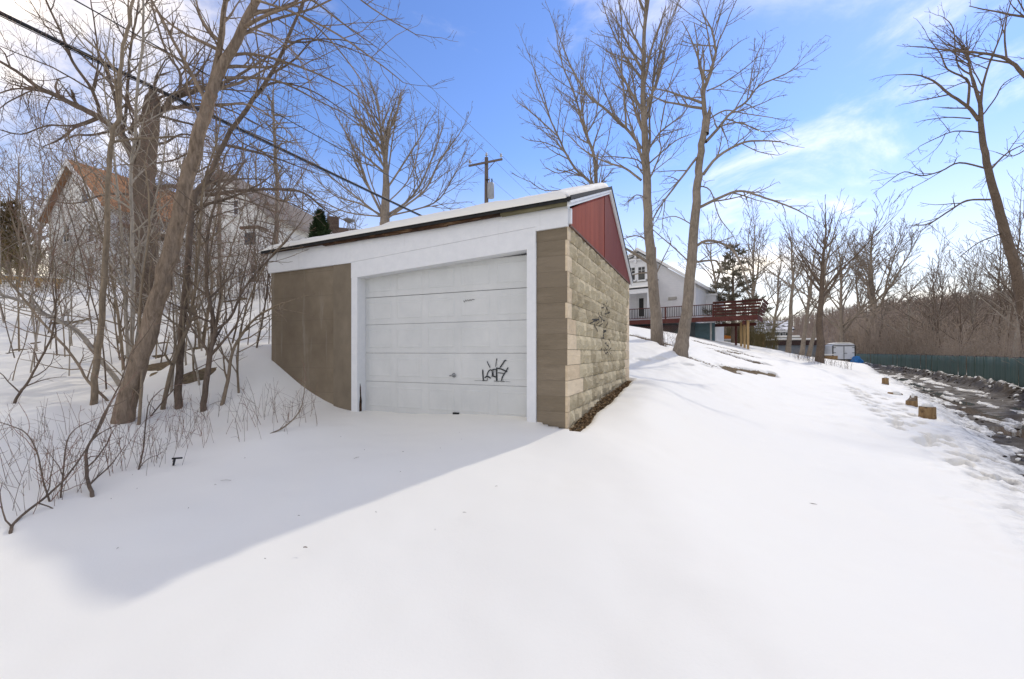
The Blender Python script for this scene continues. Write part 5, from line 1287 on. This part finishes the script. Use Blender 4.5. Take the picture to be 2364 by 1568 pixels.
# ------------------------------------------------------------------ stumps by the road
m = Mat('stump_wood', (.30, .19, .09), .85, .15); v = m.coord('Object', (1, 1, .3)); n0 = m.noise(v, 9, 6, .7, .5); n1 = m.noise(m.coord('Object'), 5, 3, .5)
m.color(m.mixc(m.rng(n1, .55, .68), m.ramp(n0, [(.3, (.17, .10, .05)), (.7, (.40, .27, .13))]), (.10, .06, .035))); m.bump(n0, .6, .03); MSTUMP = m.m
MEND = simple('cut_wood', (.20, .15, .10), .9, .4, 20, .3)
def stump(px, py, wpx, hpx, lab, notch=0.0, snow=.8):
    ob = hit(px, py); Y = ob.y; r0 = wpx / 2 / F * Y / 1.25; h = hpx / F * Y; rg = random.Random(px)
    e = thing('log_stump', ob, 0, lab, 'stump', 'log stumps along the road edge')
    n = 22; V = []; prof = [(-.35, 1.06), (.05, 1.05), (.5, 1.0), (.97, .985), (1.0, .95)]
    bum = [1 + .05 * math.sin(3 * 2 * math.pi * i / n + px) + rg.gauss(0, .015) for i in range(n)]
    for zf_, rf_ in prof:
        for i in range(n):
            a = 2 * math.pi * i / n; zz = h * zf_
            if notch and zf_ > .4 and math.cos(a) < .2: zz = h * (zf_ - notch * (zf_ - .0))
            V.append((math.cos(a) * r0 * rf_ * bum[i], math.sin(a) * r0 * rf_ * bum[i], zz))
    m_ = len(prof); fs = [(k * n + i, k * n + (i + 1) % n, (k + 1) * n + (i + 1) % n, (k + 1) * n + i) for k in range(m_ - 1) for i in range(n)]
    link('log', mk(V, fs, False), MSTUMP, e)
    c = [(v_[0], v_[1], v_[2] - .004) for v_ in V[-n:]]; link('cut_face', mk(c, [tuple(range(n))]), MEND, e)
    if snow:
        S = []; 
        for q, (f_, zz) in enumerate(((.80, .0), (.78, .35), (.6, .8), (.3, 1.0), (.02, 1.05))):
            for i in range(n):
                a = 2 * math.pi * i / n; hz_ = h * (1 - (notch if notch and math.cos(a) < .2 else 0))
                S.append((math.cos(a) * r0 * f_ * snow * 1.12 + r0 * .05, math.sin(a) * r0 * f_ * snow, hz_ + zz * r0 * .55))
        fs = [(k * n + i, k * n + (i + 1) % n, (k + 1) * n + (i + 1) % n, (k + 1) * n + i) for k in range(4) for i in range(n)]
        link('snow_cap', mk(S, fs, True), MSNOW, e)
stump(2140, 970, 38, 31, 'largest log stump with a snow cap at the road edge')
stump(2105, 939, 26, 25, 'notched log stump behind the largest stump', .45, .5)
stump(2044, 888, 15, 15, 'smallest and farthest log stump at the road edge', 0, .6)
ob = hit(2068, 911); e = thing('fallen_log', ob, R(-8), 'low half-buried log with a snow mound between the stumps', 'log')
wd = 36 / F * ob.y / 1.2; MB().cyl((-wd / 2, 0, .02), (wd / 2, .1, -.03), .085, .08, 12).build('log', MSTUMP, e)
MB().lathe((.02, .02, .03), [(wd * .33, -.05), (wd * .30, .03), (wd * .2, .09), (wd * .08, .12), (.01, .125)], 14).build('snow_cap', MSNOW, e, True)

# ------------------------------------------------------------------ trailer, tarp and the far yard
tp = pix(1948, 836, 50); g = gz(tp.x, tp.y)
tr = thing('cargo_trailer', (tp.x, tp.y, g), R(-24), 'white enclosed cargo trailer with double rear doors', 'trailer')
MTRL = simple('trailer_white', (.66, .68, .70), .5, .08, 2, 0, .4)
w2, hT = 1.1, 2.25
prof = [(-w2, .35), (w2, .35), (w2, hT - .25), (w2 * .85, hT - .06), (w2 * .4, hT + .04), (-w2 * .4, hT + .04), (-w2 * .85, hT - .06), (-w2, hT - .25)]
MB().prism(prof, 0, 3.6, 'y').build('body', MTRL, tr)
fr = MB()
for a, b, c, d in ((-w2 - .01, -w2 + .09, .30, hT - .2), (w2 - .09, w2 + .01, .30, hT - .2), (-w2 + .091, w2 - .091, .30, .42), (-w2 + .091, w2 - .091, hT - .30, hT - .2)): fr.box(a, b, -.06, -.003, c, d)
fr.build('rear_frame', MIRON, tr)
for sg in (-1, 1):
    a, b = (-w2 + .10, -.02) if sg < 0 else (.02, w2 - .10); dd = MB().box(a, b, -.05, -.005, .43, hT - .31, .01).build('rear_door', MTRL, tr)
    for z in (.6, 1.15, hT - .5): MB().box((a if sg < 0 else b - .22), (a + .22 if sg < 0 else b), -.075, -.051, z, z + .06).build('hinge', MIRON, dd)
MB().box(-.025, .025, -.085, -.052, .45, hT - .33).build('lock_bar', MIRON, tr); MB().box(.0, .30, -.11, -.0855, 1.10, 1.15).build('latch', MIRON, tr)
MB().prism([(-w2 * .9, hT - .0), (w2 * .9, hT - .0), (w2 * .5, hT + .14), (-w2 * .5, hT + .14)], .0, 3.5, 'y').build('snow_cover', MSNOW, tr)
for sg in (-1, 1): MB().cyl((sg * (w2 - .12) - .09, 1.6, .30), (sg * (w2 - .12) + .09, 1.6, .30), .32, n=16).build('wheel', MIRON, tr)
tb = pix(1978, 835, 49); g = gz(tb.x, tb.y); rg = random.Random(4)
bmq = bmesh.new(); bmesh.ops.create_icosphere(bmq, subdivisions=3, radius=1)
for v in bmq.verts:
    k = .85 + .2 * math.sin(5 * v.co.x + 2 * v.co.y) * math.cos(4 * v.co.z) + rg.gauss(0, .04); v.co = Vector((v.co.x * .55 * k * (1.15 - .25 * v.co.z), v.co.y * .6 * k, max(-.1, (v.co.z + .75) * .58 * k)))
me = bpy.data.meshes.new('m'); bmq.to_mesh(me); bmq.free(); me.polygons.foreach_set('use_smooth', [False] * len(me.polygons))
o = link('tarp_bundle', me, simple('blue_tarp', (.02, .16, .42), .5, .3, 6, .3, .4), None, (tb.x, tb.y, g)); tag(o, 'crumpled bright blue tarp bundle right of the trailer', 'tarp')
bx = pix(1912, 826, 49); g = gz(bx.x, bx.y); bp = thing('scrap_pile', (bx.x, bx.y, g), R(-15), 'pile of brown boards with snow left of the trailer', 'scrap pile')
for k in range(6): MB().box(-.6 + rg.uniform(-.2, .2), .5 + rg.uniform(-.2, .3), -.4 + .13 * k, -.28 + .13 * k, .0, .25 + rg.uniform(0, .25)).build('board', MSTUMP, bp)
MB().box(-.55, .45, -.38, .35, .51, .60, .03).build('snow_cap', MSNOW, bp)

# grey house with a snow-streaked roof, far right of the deck
wD = Wallplane(tuple(pix(1790, 800, 68)[:2]), (.95, -.31)); oD = pix(1790, 800, 68)
hD = thing('house', (oD.x, oD.y, 0), wD.rot(), 'far grey house with snow-streaked dark roof', 'house')
MGREY = simple('grey_siding', (.17, .18, .18), .7, .15, 3)
u0, zr_ = wD.uz(1744, 742); u1, ze_ = wD.uz(1833, 763); _, zb0 = wD.uz(1790, 812)
MB().box(u0 + .6, u1 - .4, .2, 6, zb0 - 1.5, ze_).build('wall', MGREY, hD)
mb = MB(); mb.prism([(-.4, ze_), (3.0, zr_), (6.6, ze_), (6.6, ze_ + .2), (3.0, zr_ + .22), (-.4, ze_ + .2)], u0, u1, 'x')
m = Mat('snow_streaked_roof', (.05, .05, .05), .85, .2); v = m.coord('Object', (1.2, 1, 3)); n0 = m.noise(v, .8, 6, .7, .6); m.color(m.ramp(n0, [(.46, (.045, .045, .045)), (.56, (.8, .81, .83))])); mb.build('roof', m.m, hD)
MB().box(u0 + .4, u1 - .2, -.3, -.2, ze_ - .25, ze_ - .01).build('fascia', MTRIM, hD)
for q in ((1800, 768, 1808, 783), (1812, 768, 1820, 783)): window(hD, wD, *q, off=.2, cross=False)
u2, zq = wD.uz(1772, 776, -2.5); u3, zq2 = wD.uz(1842, 782, -2.5); MB().box(u2, u3, -3.2, .19, zq2, zq2 + .18).build('porch_roof', MGREY, hD); MB().box(u2 - .1, u3 + .1, -3.3, .18, zq2 + .185, zq2 + .48, .1).build('snow_cover', MSNOW, hD)
for u_ in (u2 + .1, u3 - .1): MB().box(u_ - .08, u_ + .08, -3.1, -2.95, zb0 - 1.5, zq2 - .01).build('porch_post', MTRIM, hD)
wE = Wallplane(tuple(pix(1845, 815, 54)[:2]), (.985, -.17)); oE = pix(1845, 815, 54)
sh = thing('carport', (oE.x, oE.y, 0), wE.rot(), 'low flat-roofed grey shed with snow on its roof', 'shed')
u0, zt_ = wE.uz(1794, 786); u1, zb0 = wE.uz(1896, 823)
MB().box(u0, u1, .1, 5, zb0 - .8, zt_ - .62).build('wall', simple('shed_grey', (.20, .22, .24), .7, .12, 3), sh); MB().box(u0 - .25, u1 + .25, -.3, 5.2, zt_ - .60, zt_).build('fascia', simple('dark_brown_fascia', (.05, .03, .026), .8, .3, 4), sh)
MB().box(u0 - .2, u1 + .2, -.28, 5.1, zt_ + .004, zt_ + .26, .08).build('snow_cover', MSNOW, sh); MB().box(u0 + .02, u0 + .14, -.02, .09, zb0 - .8, zt_ - .61).build('corner_post', MTRIM, sh)
# dark car half hidden by the shed
cp_ = pix(1786, 812, 56); g = gz(cp_.x, cp_.y)
car = thing('parked_car', (cp_.x, cp_.y, g), R(-15), 'dark green car parked left of the low grey shed', 'car'); MCAR = simple('dark_green_paint', (.016, .035, .030), .3, .2, 3, 0, .5)
MB().prism([(-1.9, .35), (1.9, .35), (2.0, .75), (1.7, .95), (-1.75, .98), (-1.95, .75)], -.85, .85, 'y').build('body', MCAR, car)
MB().prism([(-1.3, .985), (1.0, .96), (.45, 1.45), (-.85, 1.47)], -.74, .74, 'y').build('cabin', MGLASS, car); MB().prism([(-.86, 1.472), (.46, 1.452), (.40, 1.50), (-.80, 1.52)], -.70, .70, 'y').build('car_roof', MCAR, car)
for wx_ in (-1.2, 1.25):
    for wy_ in (-.86, .70): MB().cyl((wx_, wy_, .32), (wx_, wy_ + .16, .32), .32, n=16).build('wheel', MIRON, car)
for wy_ in (-.6, .6): MB().box(-2.0, -1.92, wy_ - .15, wy_ + .15, .62, .74, .01).build('tail_light', MREDWOOD, car)
# brown board enclosure and orange barrier with a white railing, seen under the deck
q = pix(1754, 800, 48); g = gz(q.x, q.y); en = thing('board_enclosure', (q.x, q.y, g), R(-12), 'brown wooden board pen beside the far grey house', 'enclosure')
for k in range(7): MB().box(-.5 + k * .15, -.36 + k * .15, 0, .05, -.3, 1.75 + .04 * (k % 2)).build('board', MSTUMP, en)
MB().box(-.52, .56, -.02, .07, 1.80, 1.92, .02).build('snow_cap', MSNOW, en)
q = pix(1664, 795, 42); g = q.z; ra = thing('white_railing', (q.x, q.y, g), R(-20), 'white picket railing seen under the red deck', 'railing')
for k in range(18): MB().box(-.95 + k * .11, -.91 + k * .11, 0, .04, -.6, .55).build('picket', MTRIM, ra)
MB().box(-1.0, 1.0, .041, .09, .40, .47).build('rail', MTRIM, ra)
ob_ = link('barrier_board', MB().prism([(-.95, .62), (.95, .45), (.95, .80), (-.95, 1.15)], .3, .36, 'y').mesh(), simple('orange_board', (.45, .16, .03), .7, .2, 4)); ob_.location = (q.x, q.y, g); ob_.rotation_euler = (0, 0, R(-20)); tag(ob_, 'orange board leaning above the white railing under the deck', 'board')

# small things on the snow
ob = hit(405, 1075); e = thing('plastic_scrap', ob + Vector((0, 0, .02)), R(20), 'small black bit of plastic lying on the shaded snow', 'litter')
MB().box(-.03, .06, -.008, .008, .045, .060).build('bar', MBLACK, e); MB().bar((-.005, 0, .05), (-.02, .005, -.02), .02, .015).build('stub', MBLACK, e)
for k, (px, py, ln, lab) in enumerate([(705, 1270, .03, 'tiny twig fragment on the snow by the shadow edge'), (1512, 1343, .07, 'tiny dark twig lying on the sunlit snow'), (1875, 1168, .09, 'thin twig on the sunlit snow right of centre'), (505, 941, .3, 'bowed twig lying on snow by the dark stems')]):
    ob = hit(px, py); r = random.Random(k); pts = [(ob.x + ln * (q / 4 - .5), ob.y + .2 * ln * math.sin(q), gz(ob.x, ob.y) + .012 + (.06 * math.sin(q * math.pi / 4) if k == 3 else 0)) for q in range(5)]
    o = link('fallen_twig', tubes([(pts, [.003, .004, .004, .003, .002])], 5), MTWIG); tag(o, lab, 'twig')
# ------------------------------------------------------------------ evergreens
def needlemat(name, lo, hi):
    m = Mat(name, hi, .8, .2); v = m.coord('Object'); n0 = m.noise(v, 2.5, 5, .7); m.color(m.ramp(n0, [(.3, lo), (.72, hi)])); return m.m
MNEED = needlemat('pine_needles', (.11, .10, .07), (.25, .225, .16)); MARB = needlemat('arborvitae_scale', (.012, .026, .010), (.045, .07, .022)); MYEL = needlemat('tawny_needles', (.06, .045, .018), (.20, .135, .05))
def sprays(points, size, rg, up=.3, n_per=1):
    """tufts of thin leaf blades"""
    V = []; Q = []
    for (p, d) in points:
        for k in range(n_per):
            a = Vector((rg.gauss(0, 1), rg.gauss(0, 1), rg.gauss(0, 1) + up)) * .8 + d; a.normalize(); s = a.cross(Vector((rg.gauss(0, 1), rg.gauss(0, 1), rg.gauss(0, 1)))).normalized()
            l_ = size * rg.uniform(.6, 1.3); w_ = l_ * .10; o = len(V)
            V += [p - s * w_, p + s * w_, p + a * l_ + s * w_ * .3, p + a * l_ - s * w_ * .3]; Q.append((o, o + 1, o + 2, o + 3))
    return npmesh(np.array([tuple(v) for v in V]), np.array(Q), False)
def arborvitae(px, pyt, pyb, Y, wpx, lab):
    rg = random.Random(px); x, y = pix(px, pyb, Y)[:2]; zt_ = pix(px, pyt, Y).z; g = gz(x, y); zb_ = min(g, pix(px, pyb, Y).z - 1.0); Hh = zt_ - zb_; r0 = wpx / 2 / F * Y
    e = thing('arborvitae', (x, y, g), 0, lab, 'evergreen'); pts = []
    for i in range(5200):
        t = rg.random() ** 1.25; a = rg.uniform(0, 2 * math.pi); rr_ = r0 * (1 - t) ** .75 * (1 + .22 * math.sin(5 * a + 9 * t) + rg.gauss(0, .08)) * math.sqrt(rg.uniform(.35, 1)) 
        pts.append((Vector((math.cos(a) * rr_, math.sin(a) * rr_, zb_ - g + Hh * t)), Vector((math.cos(a) * .7, math.sin(a) * .7, .9))))
    link('crown', sprays(pts, .17, rg, .4, 2), MARB, e); MB().cyl((0, 0, -.3), (0, 0, zt_ - g - .5), .09, .02, 8).build('trunk', MB_DARK, e)
arborvitae(739, 490, 575, 19, 88, 'small dark green cone-shaped evergreen above the garage roof')
def pine(px, pyt, pyb, Y, spread, n, mat, lab, seed, dens=9, size=.34, name='pine_tree', bare=.0):
    rg = random.Random(seed); x, y = pix(px, pyb, Y)[:2]; g = gz(x, y); zt_ = pix(px, pyt, Y).z; Hh = zt_ - g; e = thing(name, (x, y, g), 0, lab, 'evergreen'); pts = []; br = []
    br.append(([(0, 0, -.3), (0, 0, Hh * .5), (0, 0, Hh)], [Hh * .022, Hh * .014, .02]))
    for k in range(n):
        t = .18 + .82 * (k / n); z = Hh * t; a = k * 2.4 + rg.gauss(0, .3); L_ = spread / F * Y * (1 - t * .82) * rg.uniform(.6, 1.1); d = Vector((math.cos(a), math.sin(a), rg.uniform(-.1, .25))).normalized()
        P3 = [Vector((0, 0, z))]
        for q in range(4): d = (d + Vector((rg.gauss(0, .1), rg.gauss(0, .1), .06))).normalized(); P3.append(P3[-1] + d * L_ / 4)
        br.append(([tuple(p) for p in P3], [.03, .025, .02, .014, .008]))
        for q in range(int(dens * L_ * 3)):
            f = rg.uniform(.3, 1) * 3.99; i = int(f); p = P3[i].lerp(P3[i + 1], f - i) + Vector((rg.gauss(0, .14), rg.gauss(0, .14), rg.gauss(0, .07))) * (L_ * .35 + .3)
            pts.append((p, d * .8 + Vector((0, 0, .3))))
    link('crown', sprays(pts, size, rg, .2, 5), mat, e); link('trunk', tubes(br, 5), MB_DARK, e)
pine(1692, 566, 790, 38, 92, 46, MNEED, 'grey-green pine standing behind the red deck', 5, 3.6, .42)
pine(22, 470, 650, 24, 62, 40, MYEL, 'tawny evergreen at the left edge above the bank', 6, 8, .34)
pine(-30, 440, 650, 27, 70, 40, MNEED, 'dark evergreen cut by the left edge', 7, 8, .36)

# ------------------------------------------------------------------ background trees
def at_auto(px, py, Y, h, spread, seed, lab, **k): return auto_tree(px, py, Y, h, spread, seed, k.pop('bark', MB_GREY), k.pop('twig', MTWIGG), lab, **k)
at_auto(1055, 520, 32, 150, 1.2, 601, 'small upright-branched tree left of the utility pole', w=8, nl=14, fork=.12)
at_auto(1000, 520, 36, 130, 1.2, 602, 'small far tree between the maple and the pole', w=7, nl=12, fork=.12)
at_auto(820, 540, 34, 190, 1.0, 603, 'slim tree left of the spreading maple', w=7, nl=10)
at_auto(1818, 792, 42, 290, 1.1, 604, 'slim forked tree in front of the far grey house', w=11, nl=9, fork=.45)
at_auto(1892, 838, 33, 345, 1.2, 605, 'dark-trunked tree left of the white trailer', w=17, nl=13, fork=.42, lean=.06, bark=MB_DARK, twig=MTWIG)
at_auto(1850, 800, 50, 290, 1.1, 606, 'leaning tree behind the low grey shed', w=10, nl=10, lean=.12, fork=.3)
at_auto(1865, 805, 46, 330, 1.1, 607, 'second leaning tree behind the low grey shed', w=9, nl=10, lean=.2, fork=.3)
at_auto(2005, 815, 86, 300, 1.4, 608, 'wide tree at the far end of the road', w=15, nl=13, fork=.25)
at_auto(1945, 815, 66, 300, 1.2, 609, 'tree standing beyond the white trailer', w=11, nl=12, fork=.25)
at_auto(1740, 790, 52, 330, 1.1, 610, 'tall thin tree behind the right end of the deck', w=9, nl=11, fork=.3)
at_auto(1665, 780, 50, 290, 1.1, 611, 'tree partly hidden by the grey-green pine', w=9, nl=11, fork=.3)
at_auto(1780, 790, 60, 260, 1.2, 612, 'far tree between the deck and the grey house', w=8, nl=10, fork=.3)
# woods beyond the green fence: each trunk one can tell apart
r = random.Random(77)

tz = lambda h, px: ('tall' if h > 11 else 'low', 'at its far end' if px < 2110 else ('behind its middle' if px < 2260 else 'near the right edge'))
for k in range(84):
    t = r.uniform(8.6, 24); s = r.uniform(20, 105); x, y = road_xy(s, t)
    if x / y > 1.32 or x / y < .80: continue
    h = r.uniform(8, 18); px = CX + x / y * F
    auto_tree(px, 0, y, h * F / y, r.uniform(.8, 1.3), 640 + k, r.choice([MB_GREY, MB_DARK, MB_PALE]), r.choice([MTWIG, MTWIGG]), '%s woodland tree beyond the green fence %s' % tz(h, px), '%s woodland trees %s' % tz(h, px), w=r.uniform(.16, .4) * F / y, nl=9, fork=r.uniform(.15, .4), dens=(.8, 1.1, 1.2), base=(x, y, gz(x, y)), lean=r.uniform(-.12, .12), maxl=2)
# trees up the slope behind the pale houses
bz = lambda px: 'left of the tall pale house' if px < 110 else ('behind the roof of the tall pale house' if px < 380 else ('behind the gabled pale house' if px < 620 else 'above the left end of the garage roof'))
for k, (px, Y, h) in enumerate([(40, 30, 300), (85, 34, 280), (-10, 32, 330), (130, 38, 330), (250, 40, 420), (420, 36, 400), (600, 34, 360), (690, 38, 270), (740, 40, 240), (560, 40, 380), (330, 42, 430), (20, 26, 210), (60, 24, 190), (660, 30, 250)]):
    at_auto(px, 640, Y, h, 1.1, 700 + k, 'bare tree rising %s' % bz(px), group='bare trees %s' % bz(px), w=r.uniform(7, 11), nl=9, twig=MTWIGR if k in (0, 1, 2, 11, 12) else MTWIG, dens=(1.0, 1.3, 1.3), fork=.2, maxl=2)
# the brushwood mass under the woods, and the wooded hill far behind
r = random.Random(88); br = []
for k in range(5200):
    t = 7.9 + 30 * r.random() ** 1.6; s = r.uniform(14, 135); x, y = road_xy(s, t)
    if y < 5 or x / y > 1.5 or x / y < .72: continue
    g = -.75; h = r.uniform(.45, 1.0) * (.10 * y + 1.8) * (.85 + .45 * float(n2(s * .16, t * .2, 5))); lx = r.gauss(0, .12); n = 3; mr = .00042 * y
    P3 = [(x + lx * h * q / n + r.gauss(0, .06) * q, y + r.gauss(0, .05) * q, g + h * q / n) for q in range(n + 1)]
    br.append((P3, [max(mr, .02 - .005 * q) for q in range(n + 1)]))
    for j in range(5):
        q = r.randint(1, 3); p = P3[q]; L_ = r.uniform(.4, 1.3); d = (r.gauss(0, .5), r.gauss(0, .5), r.uniform(.3, .9)); br.append(([p, tuple(p[a] + d[a] * L_ * .5 for a in range(3)), tuple(p[a] + d[a] * L_ + r.gauss(0, .05) for a in range(3))], [mr, mr, mr * .8]))
MBRUSH = simple('brush_bark', (.35, .28, .215), .95, .35, .35)
o = link('brushwood', tubes(br, 3), MBRUSH); tag(o, 'brown leafless brushwood massed behind the green fence', None, None, 'stuff')
# brush and weeds in the mid-distance
def brush_patch(name, lab, cx0, cy0, rad, n, hmin, hmax, mat, seed, thick=.006):
    r = random.Random(seed); br = []
    for k in range(n):
        a = r.uniform(0, 6.28); q_ = rad * math.sqrt(r.random()); x, y = cx0 + math.cos(a) * q_, cy0 + math.sin(a) * q_ * .7; g = gz(x, y); h = r.uniform(hmin, hmax)
        P3 = [(x + r.gauss(0, .1) * h * q / 3, y + r.gauss(0, .1) * h * q / 3, g - .05 + h * q / 3) for q in range(4)]; br.append((P3, [thick, thick * .9, thick * .7, thick * .5]))
        for j in range(3):
            p = P3[r.randint(1, 3)]; L_ = h * r.uniform(.15, .4); d = (r.gauss(0, .5), r.gauss(0, .5), r.uniform(.2, .9)); br.append(([p, tuple(p[a_] + d[a_] * L_ for a_ in range(3))], [thick * .6, thick * .4]))
    o = link(name, tubes(br, 3), mat); return tag(o, lab, 'shrub')
MOLIVE = simple('olive_brush', (.16, .13, .055), .95, .35, 1)
p = pix(1735, 800, 44); brush_patch('shrub', 'olive-brown shrub growing behind the deck posts', p.x, p.y, 2.6, 420, 1.2, 3.6, MOLIVE, 1, .014)
p = pix(1680, 795, 46); brush_patch('shrub', 'brown shrub in the dark below the red deck', p.x, p.y, 2.6, 300, 1.0, 2.8, MBRUSH, 2, .014)
p = pix(1868, 838, 32); brush_patch('weed_patch', 'dry weeds at the foot of the dark-trunked tree', p.x, p.y, 1.4, 46, .3, .9, MTWIG, 3, .009)
p = pix(1915, 840, 33); brush_patch('weed_patch', 'dry weeds between the dark-trunked tree and trailer', p.x, p.y, 1.6, 44, .3, .8, MTWIG, 4, .009)
p = hit(1545, 800); brush_patch('weed_patch', 'thin dry weeds between the two tall tree trunks', p.x, p.y, .5, 26, .3, .9, MTWIG, 5, .005)
p = pix(560, 700, 15); brush_patch('shrub', 'dense twiggy shrub beside the upper left of the garage', p.x, p.y, 1.5, 160, 1.0, 2.8, MTWIG, 6, .006)
p = pix(60, 660, 17.5); brush_patch('shrub', 'tawny dead shrub along the rail at left', p.x, p.y, 2.5, 260, .6, 2.2, MOLIVE, 7, .006)
# leaf litter in the bare strip by the block wall and in the melted patches
r = random.Random(9); V = []; Q = []
def leaf(p, s):
    a = r.uniform(0, 6.28); u = Vector((math.cos(a), math.sin(a), r.gauss(0, .35))).normalized(); w_ = Vector((-math.sin(a), math.cos(a), r.gauss(0, .35))).normalized(); o = len(V)
    V.extend([tuple(p - u * s), tuple(p + w_ * s * .45 + Vector((0, 0, s * .25))), tuple(p + u * s), tuple(p - w_ * s * .45 + Vector((0, 0, s * .2)))]); Q.append((o, o + 1, o + 2, o + 3))
def ez(x, y): return gz(x, y) - .055
for k in range(1500):
    yy = r.uniform(.0, 4.9); q = gworld(r.uniform(.03, .16 + .05 * r.random()), yy); leaf(Vector((q.x, q.y, gz(q.x, q.y) - .07 + r.uniform(0, .04))), r.uniform(.015, .038))
for pts, wd in BARE[:5] + BARE[-1:]:
    for k in range(260):
        f = r.random() * (len(pts) - 1); i = int(f); x = pts[i][0] + (pts[i+1][0] - pts[i][0]) * (f - i) + r.gauss(0, wd * .6); y = pts[i][1] + (pts[i+1][1] - pts[i][1]) * (f - i) + r.gauss(0, wd * .6); leaf(Vector((x, y, ez(x, y) + r.uniform(-.01, .05))), r.uniform(.02, .05))
m = Mat('dead_leaf', (.2, .13, .07), .9, .15); v = m.coord('Object'); n0 = m.noise(v, 23, 3, .6); m.color(m.ramp(n0, [(.3, (.11, .072, .04)), (.55, (.30, .20, .105)), (.75, (.50, .37, .21))]))
o = link('leaf_litter', npmesh(np.array(V), np.array(Q), False), m.m); tag(o, 'brown dead leaves lying where the snow has melted', None, None, 'stuff')

# far wooded hill
prof = [(1500, 775), (1700, 765), (1830, 748), (1900, 738), (1980, 722), (2080, 708), (2200, 698), (2364, 690), (2600, 672), (3000, 655)]
V = []; nx = 120; rows = [(150, -.02), (175, .45), (205, .8), (240, 1.0), (290, .95)]
for (Yd, f) in rows:
    for i in range(nx):
        px = 1500 + 1500 * i / (nx - 1); py = np.interp(px, [p[0] for p in prof], [p[1] for p in prof])
        zt_ = (HY - py) / F * 240 + 2.0 * fbm(px * .02, Yd * .05, 3, 3); x = (px - CX) / F * 240 * (.55 + .45 * Yd / 240); V.append((x, Yd, -1 + (zt_ + 1) * f))
Q = [(k * nx + i, k * nx + i + 1, (k + 1) * nx + i + 1, (k + 1) * nx + i) for k in range(len(rows) - 1) for i in range(nx - 1)]
m = Mat('winter_woods', (.14, .10, .08), 1.0, .05); v = m.coord('Object', (1, 1, .25)); n0 = m.noise(v, .35, 7, .75, .3); m.color(m.ramp(n0, [(.3, (.23, .175, .135)), (.6, (.33, .26, .205)), (.8, (.42, .35, .29))])); m.bump(n0, 1, 2.0)
o = link('hill', npmesh(np.array(V), np.array(Q), True), m.m); tag(o, kind='structure')
r = random.Random(99); br = []
for k in range(5200):
    px = r.uniform(1560, 2900); Yd = r.uniform(160, 262); py = np.interp(px, [p[0] for p in prof], [p[1] for p in prof]); f = np.interp(Yd, [a for a, b in rows], [b for a, b in rows]); x = (px - CX) / F * 240 * (.55 + .45 * Yd / 240); z = -1 + ((HY - py) / F * 240 + 1) * f
    h = r.uniform(4, 8); lx = r.gauss(0, .4)
    br.append(([(x, Yd, z - 1), (x + lx, Yd, z + h * .6), (x + 1.6 * lx, Yd, z + h)], [.16, .12, .06]))
    for j in range(3): zz = z + h * r.uniform(.4, .8); br.append(([(x + lx * .7, Yd, zz), (x + r.gauss(0, 1.2), Yd + r.gauss(0, 1), zz + h * .35)], [.08, .05]))
o = link('hill_woods', tubes(br, 3), simple('far_bark', (.35, .28, .225), 1, .25, .3)); tag(o, 'far leafless woods covering the hill', None, None, 'stuff')
# bark crumbs and twig bits that the wind has dropped on the snow
r = random.Random(123); br = []
for k in range(26):
    if k < 30: px, py = r.uniform(250, 1150), r.uniform(990, 1300)
    else: px, py = r.uniform(900, 2250), r.uniform(1000, 1500)
    p = hit(px, py); l_ = r.uniform(.006, .03) if k % 9 else r.uniform(.04, .11); a = r.uniform(0, 6.28); z = p.z + .012
    d = (math.cos(a) * l_, math.sin(a) * l_); br.append(([(p.x, p.y, z), (p.x + d[0] * .5, p.y + d[1] * .5, z + .004), (p.x + d[0], p.y + d[1], z)], [.0016, .002, .0012]))
o = link('bark_crumbs', tubes(br, 4), MTWIG); tag(o, 'tiny bark crumbs and twig bits scattered on the snow', None, None, 'stuff')
# clods of frozen dirt and snow thrown up along the far side of the road
def clods(n, tlo, thi, smin, smax, seed, mat, name, lab, dz):
    r = random.Random(seed); V = []; Q = []; T_ = []
    bm = bmesh.new(); bmesh.ops.create_icosphere(bm, subdivisions=1, radius=1); bv = [v.co.copy() for v in bm.verts]; bf = [[v.index for v in f.verts] for f in bm.faces]; bm.free()
    for k in range(n):
        s = 5 + 70 * r.random() ** 1.4; t = r.gauss((tlo + thi) / 2, (thi - tlo) / 3.2); x, y = road_xy(s, t); q = r.uniform(smin, smax) * (1 + .3 * (r.random() < .1))
        bk = math.exp(-((t - 6.35) / .42) ** 2); z = ROADZ + bk * .40 + dz; o = len(V); a = r.uniform(0, 6.28)
        for c in bv:
            k_ = r.uniform(.65, 1.2); cx_, cy_ = c.x * math.cos(a) - c.y * math.sin(a), c.x * math.sin(a) + c.y * math.cos(a); V.append((x + cx_ * q * k_ * 1.3, y + cy_ * q * k_, z + c.z * q * k_ * .7))
        T_ += [tuple(i + o for i in f) for f in bf]
    ob_ = link(name, npmesh(np.array(V), np.zeros((0, 4), int), False, np.array(T_)), mat); tag(ob_, lab, None, None, 'stuff')
clods(1300, 5.75, 6.6, .02, .095, 1, MMUD, 'dirt_clods', 'dark frozen dirt clods along the far road edge', .0)
clods(520, 6.1, 7.0, .03, .12, 2, MSNOW, 'snow_lumps', 'white snow lumps on the plowed bank beyond the road', .03)
clods(260, 1.5, 2.6, .02, .07, 3, MSNOW, 'slush_lumps', 'small dirty snow lumps along the near road edge', .06)
clods(240, 1.7, 2.9, .015, .06, 4, MMUD, 'mud_crumbs', 'small mud crumbs along the near road edge', .03)
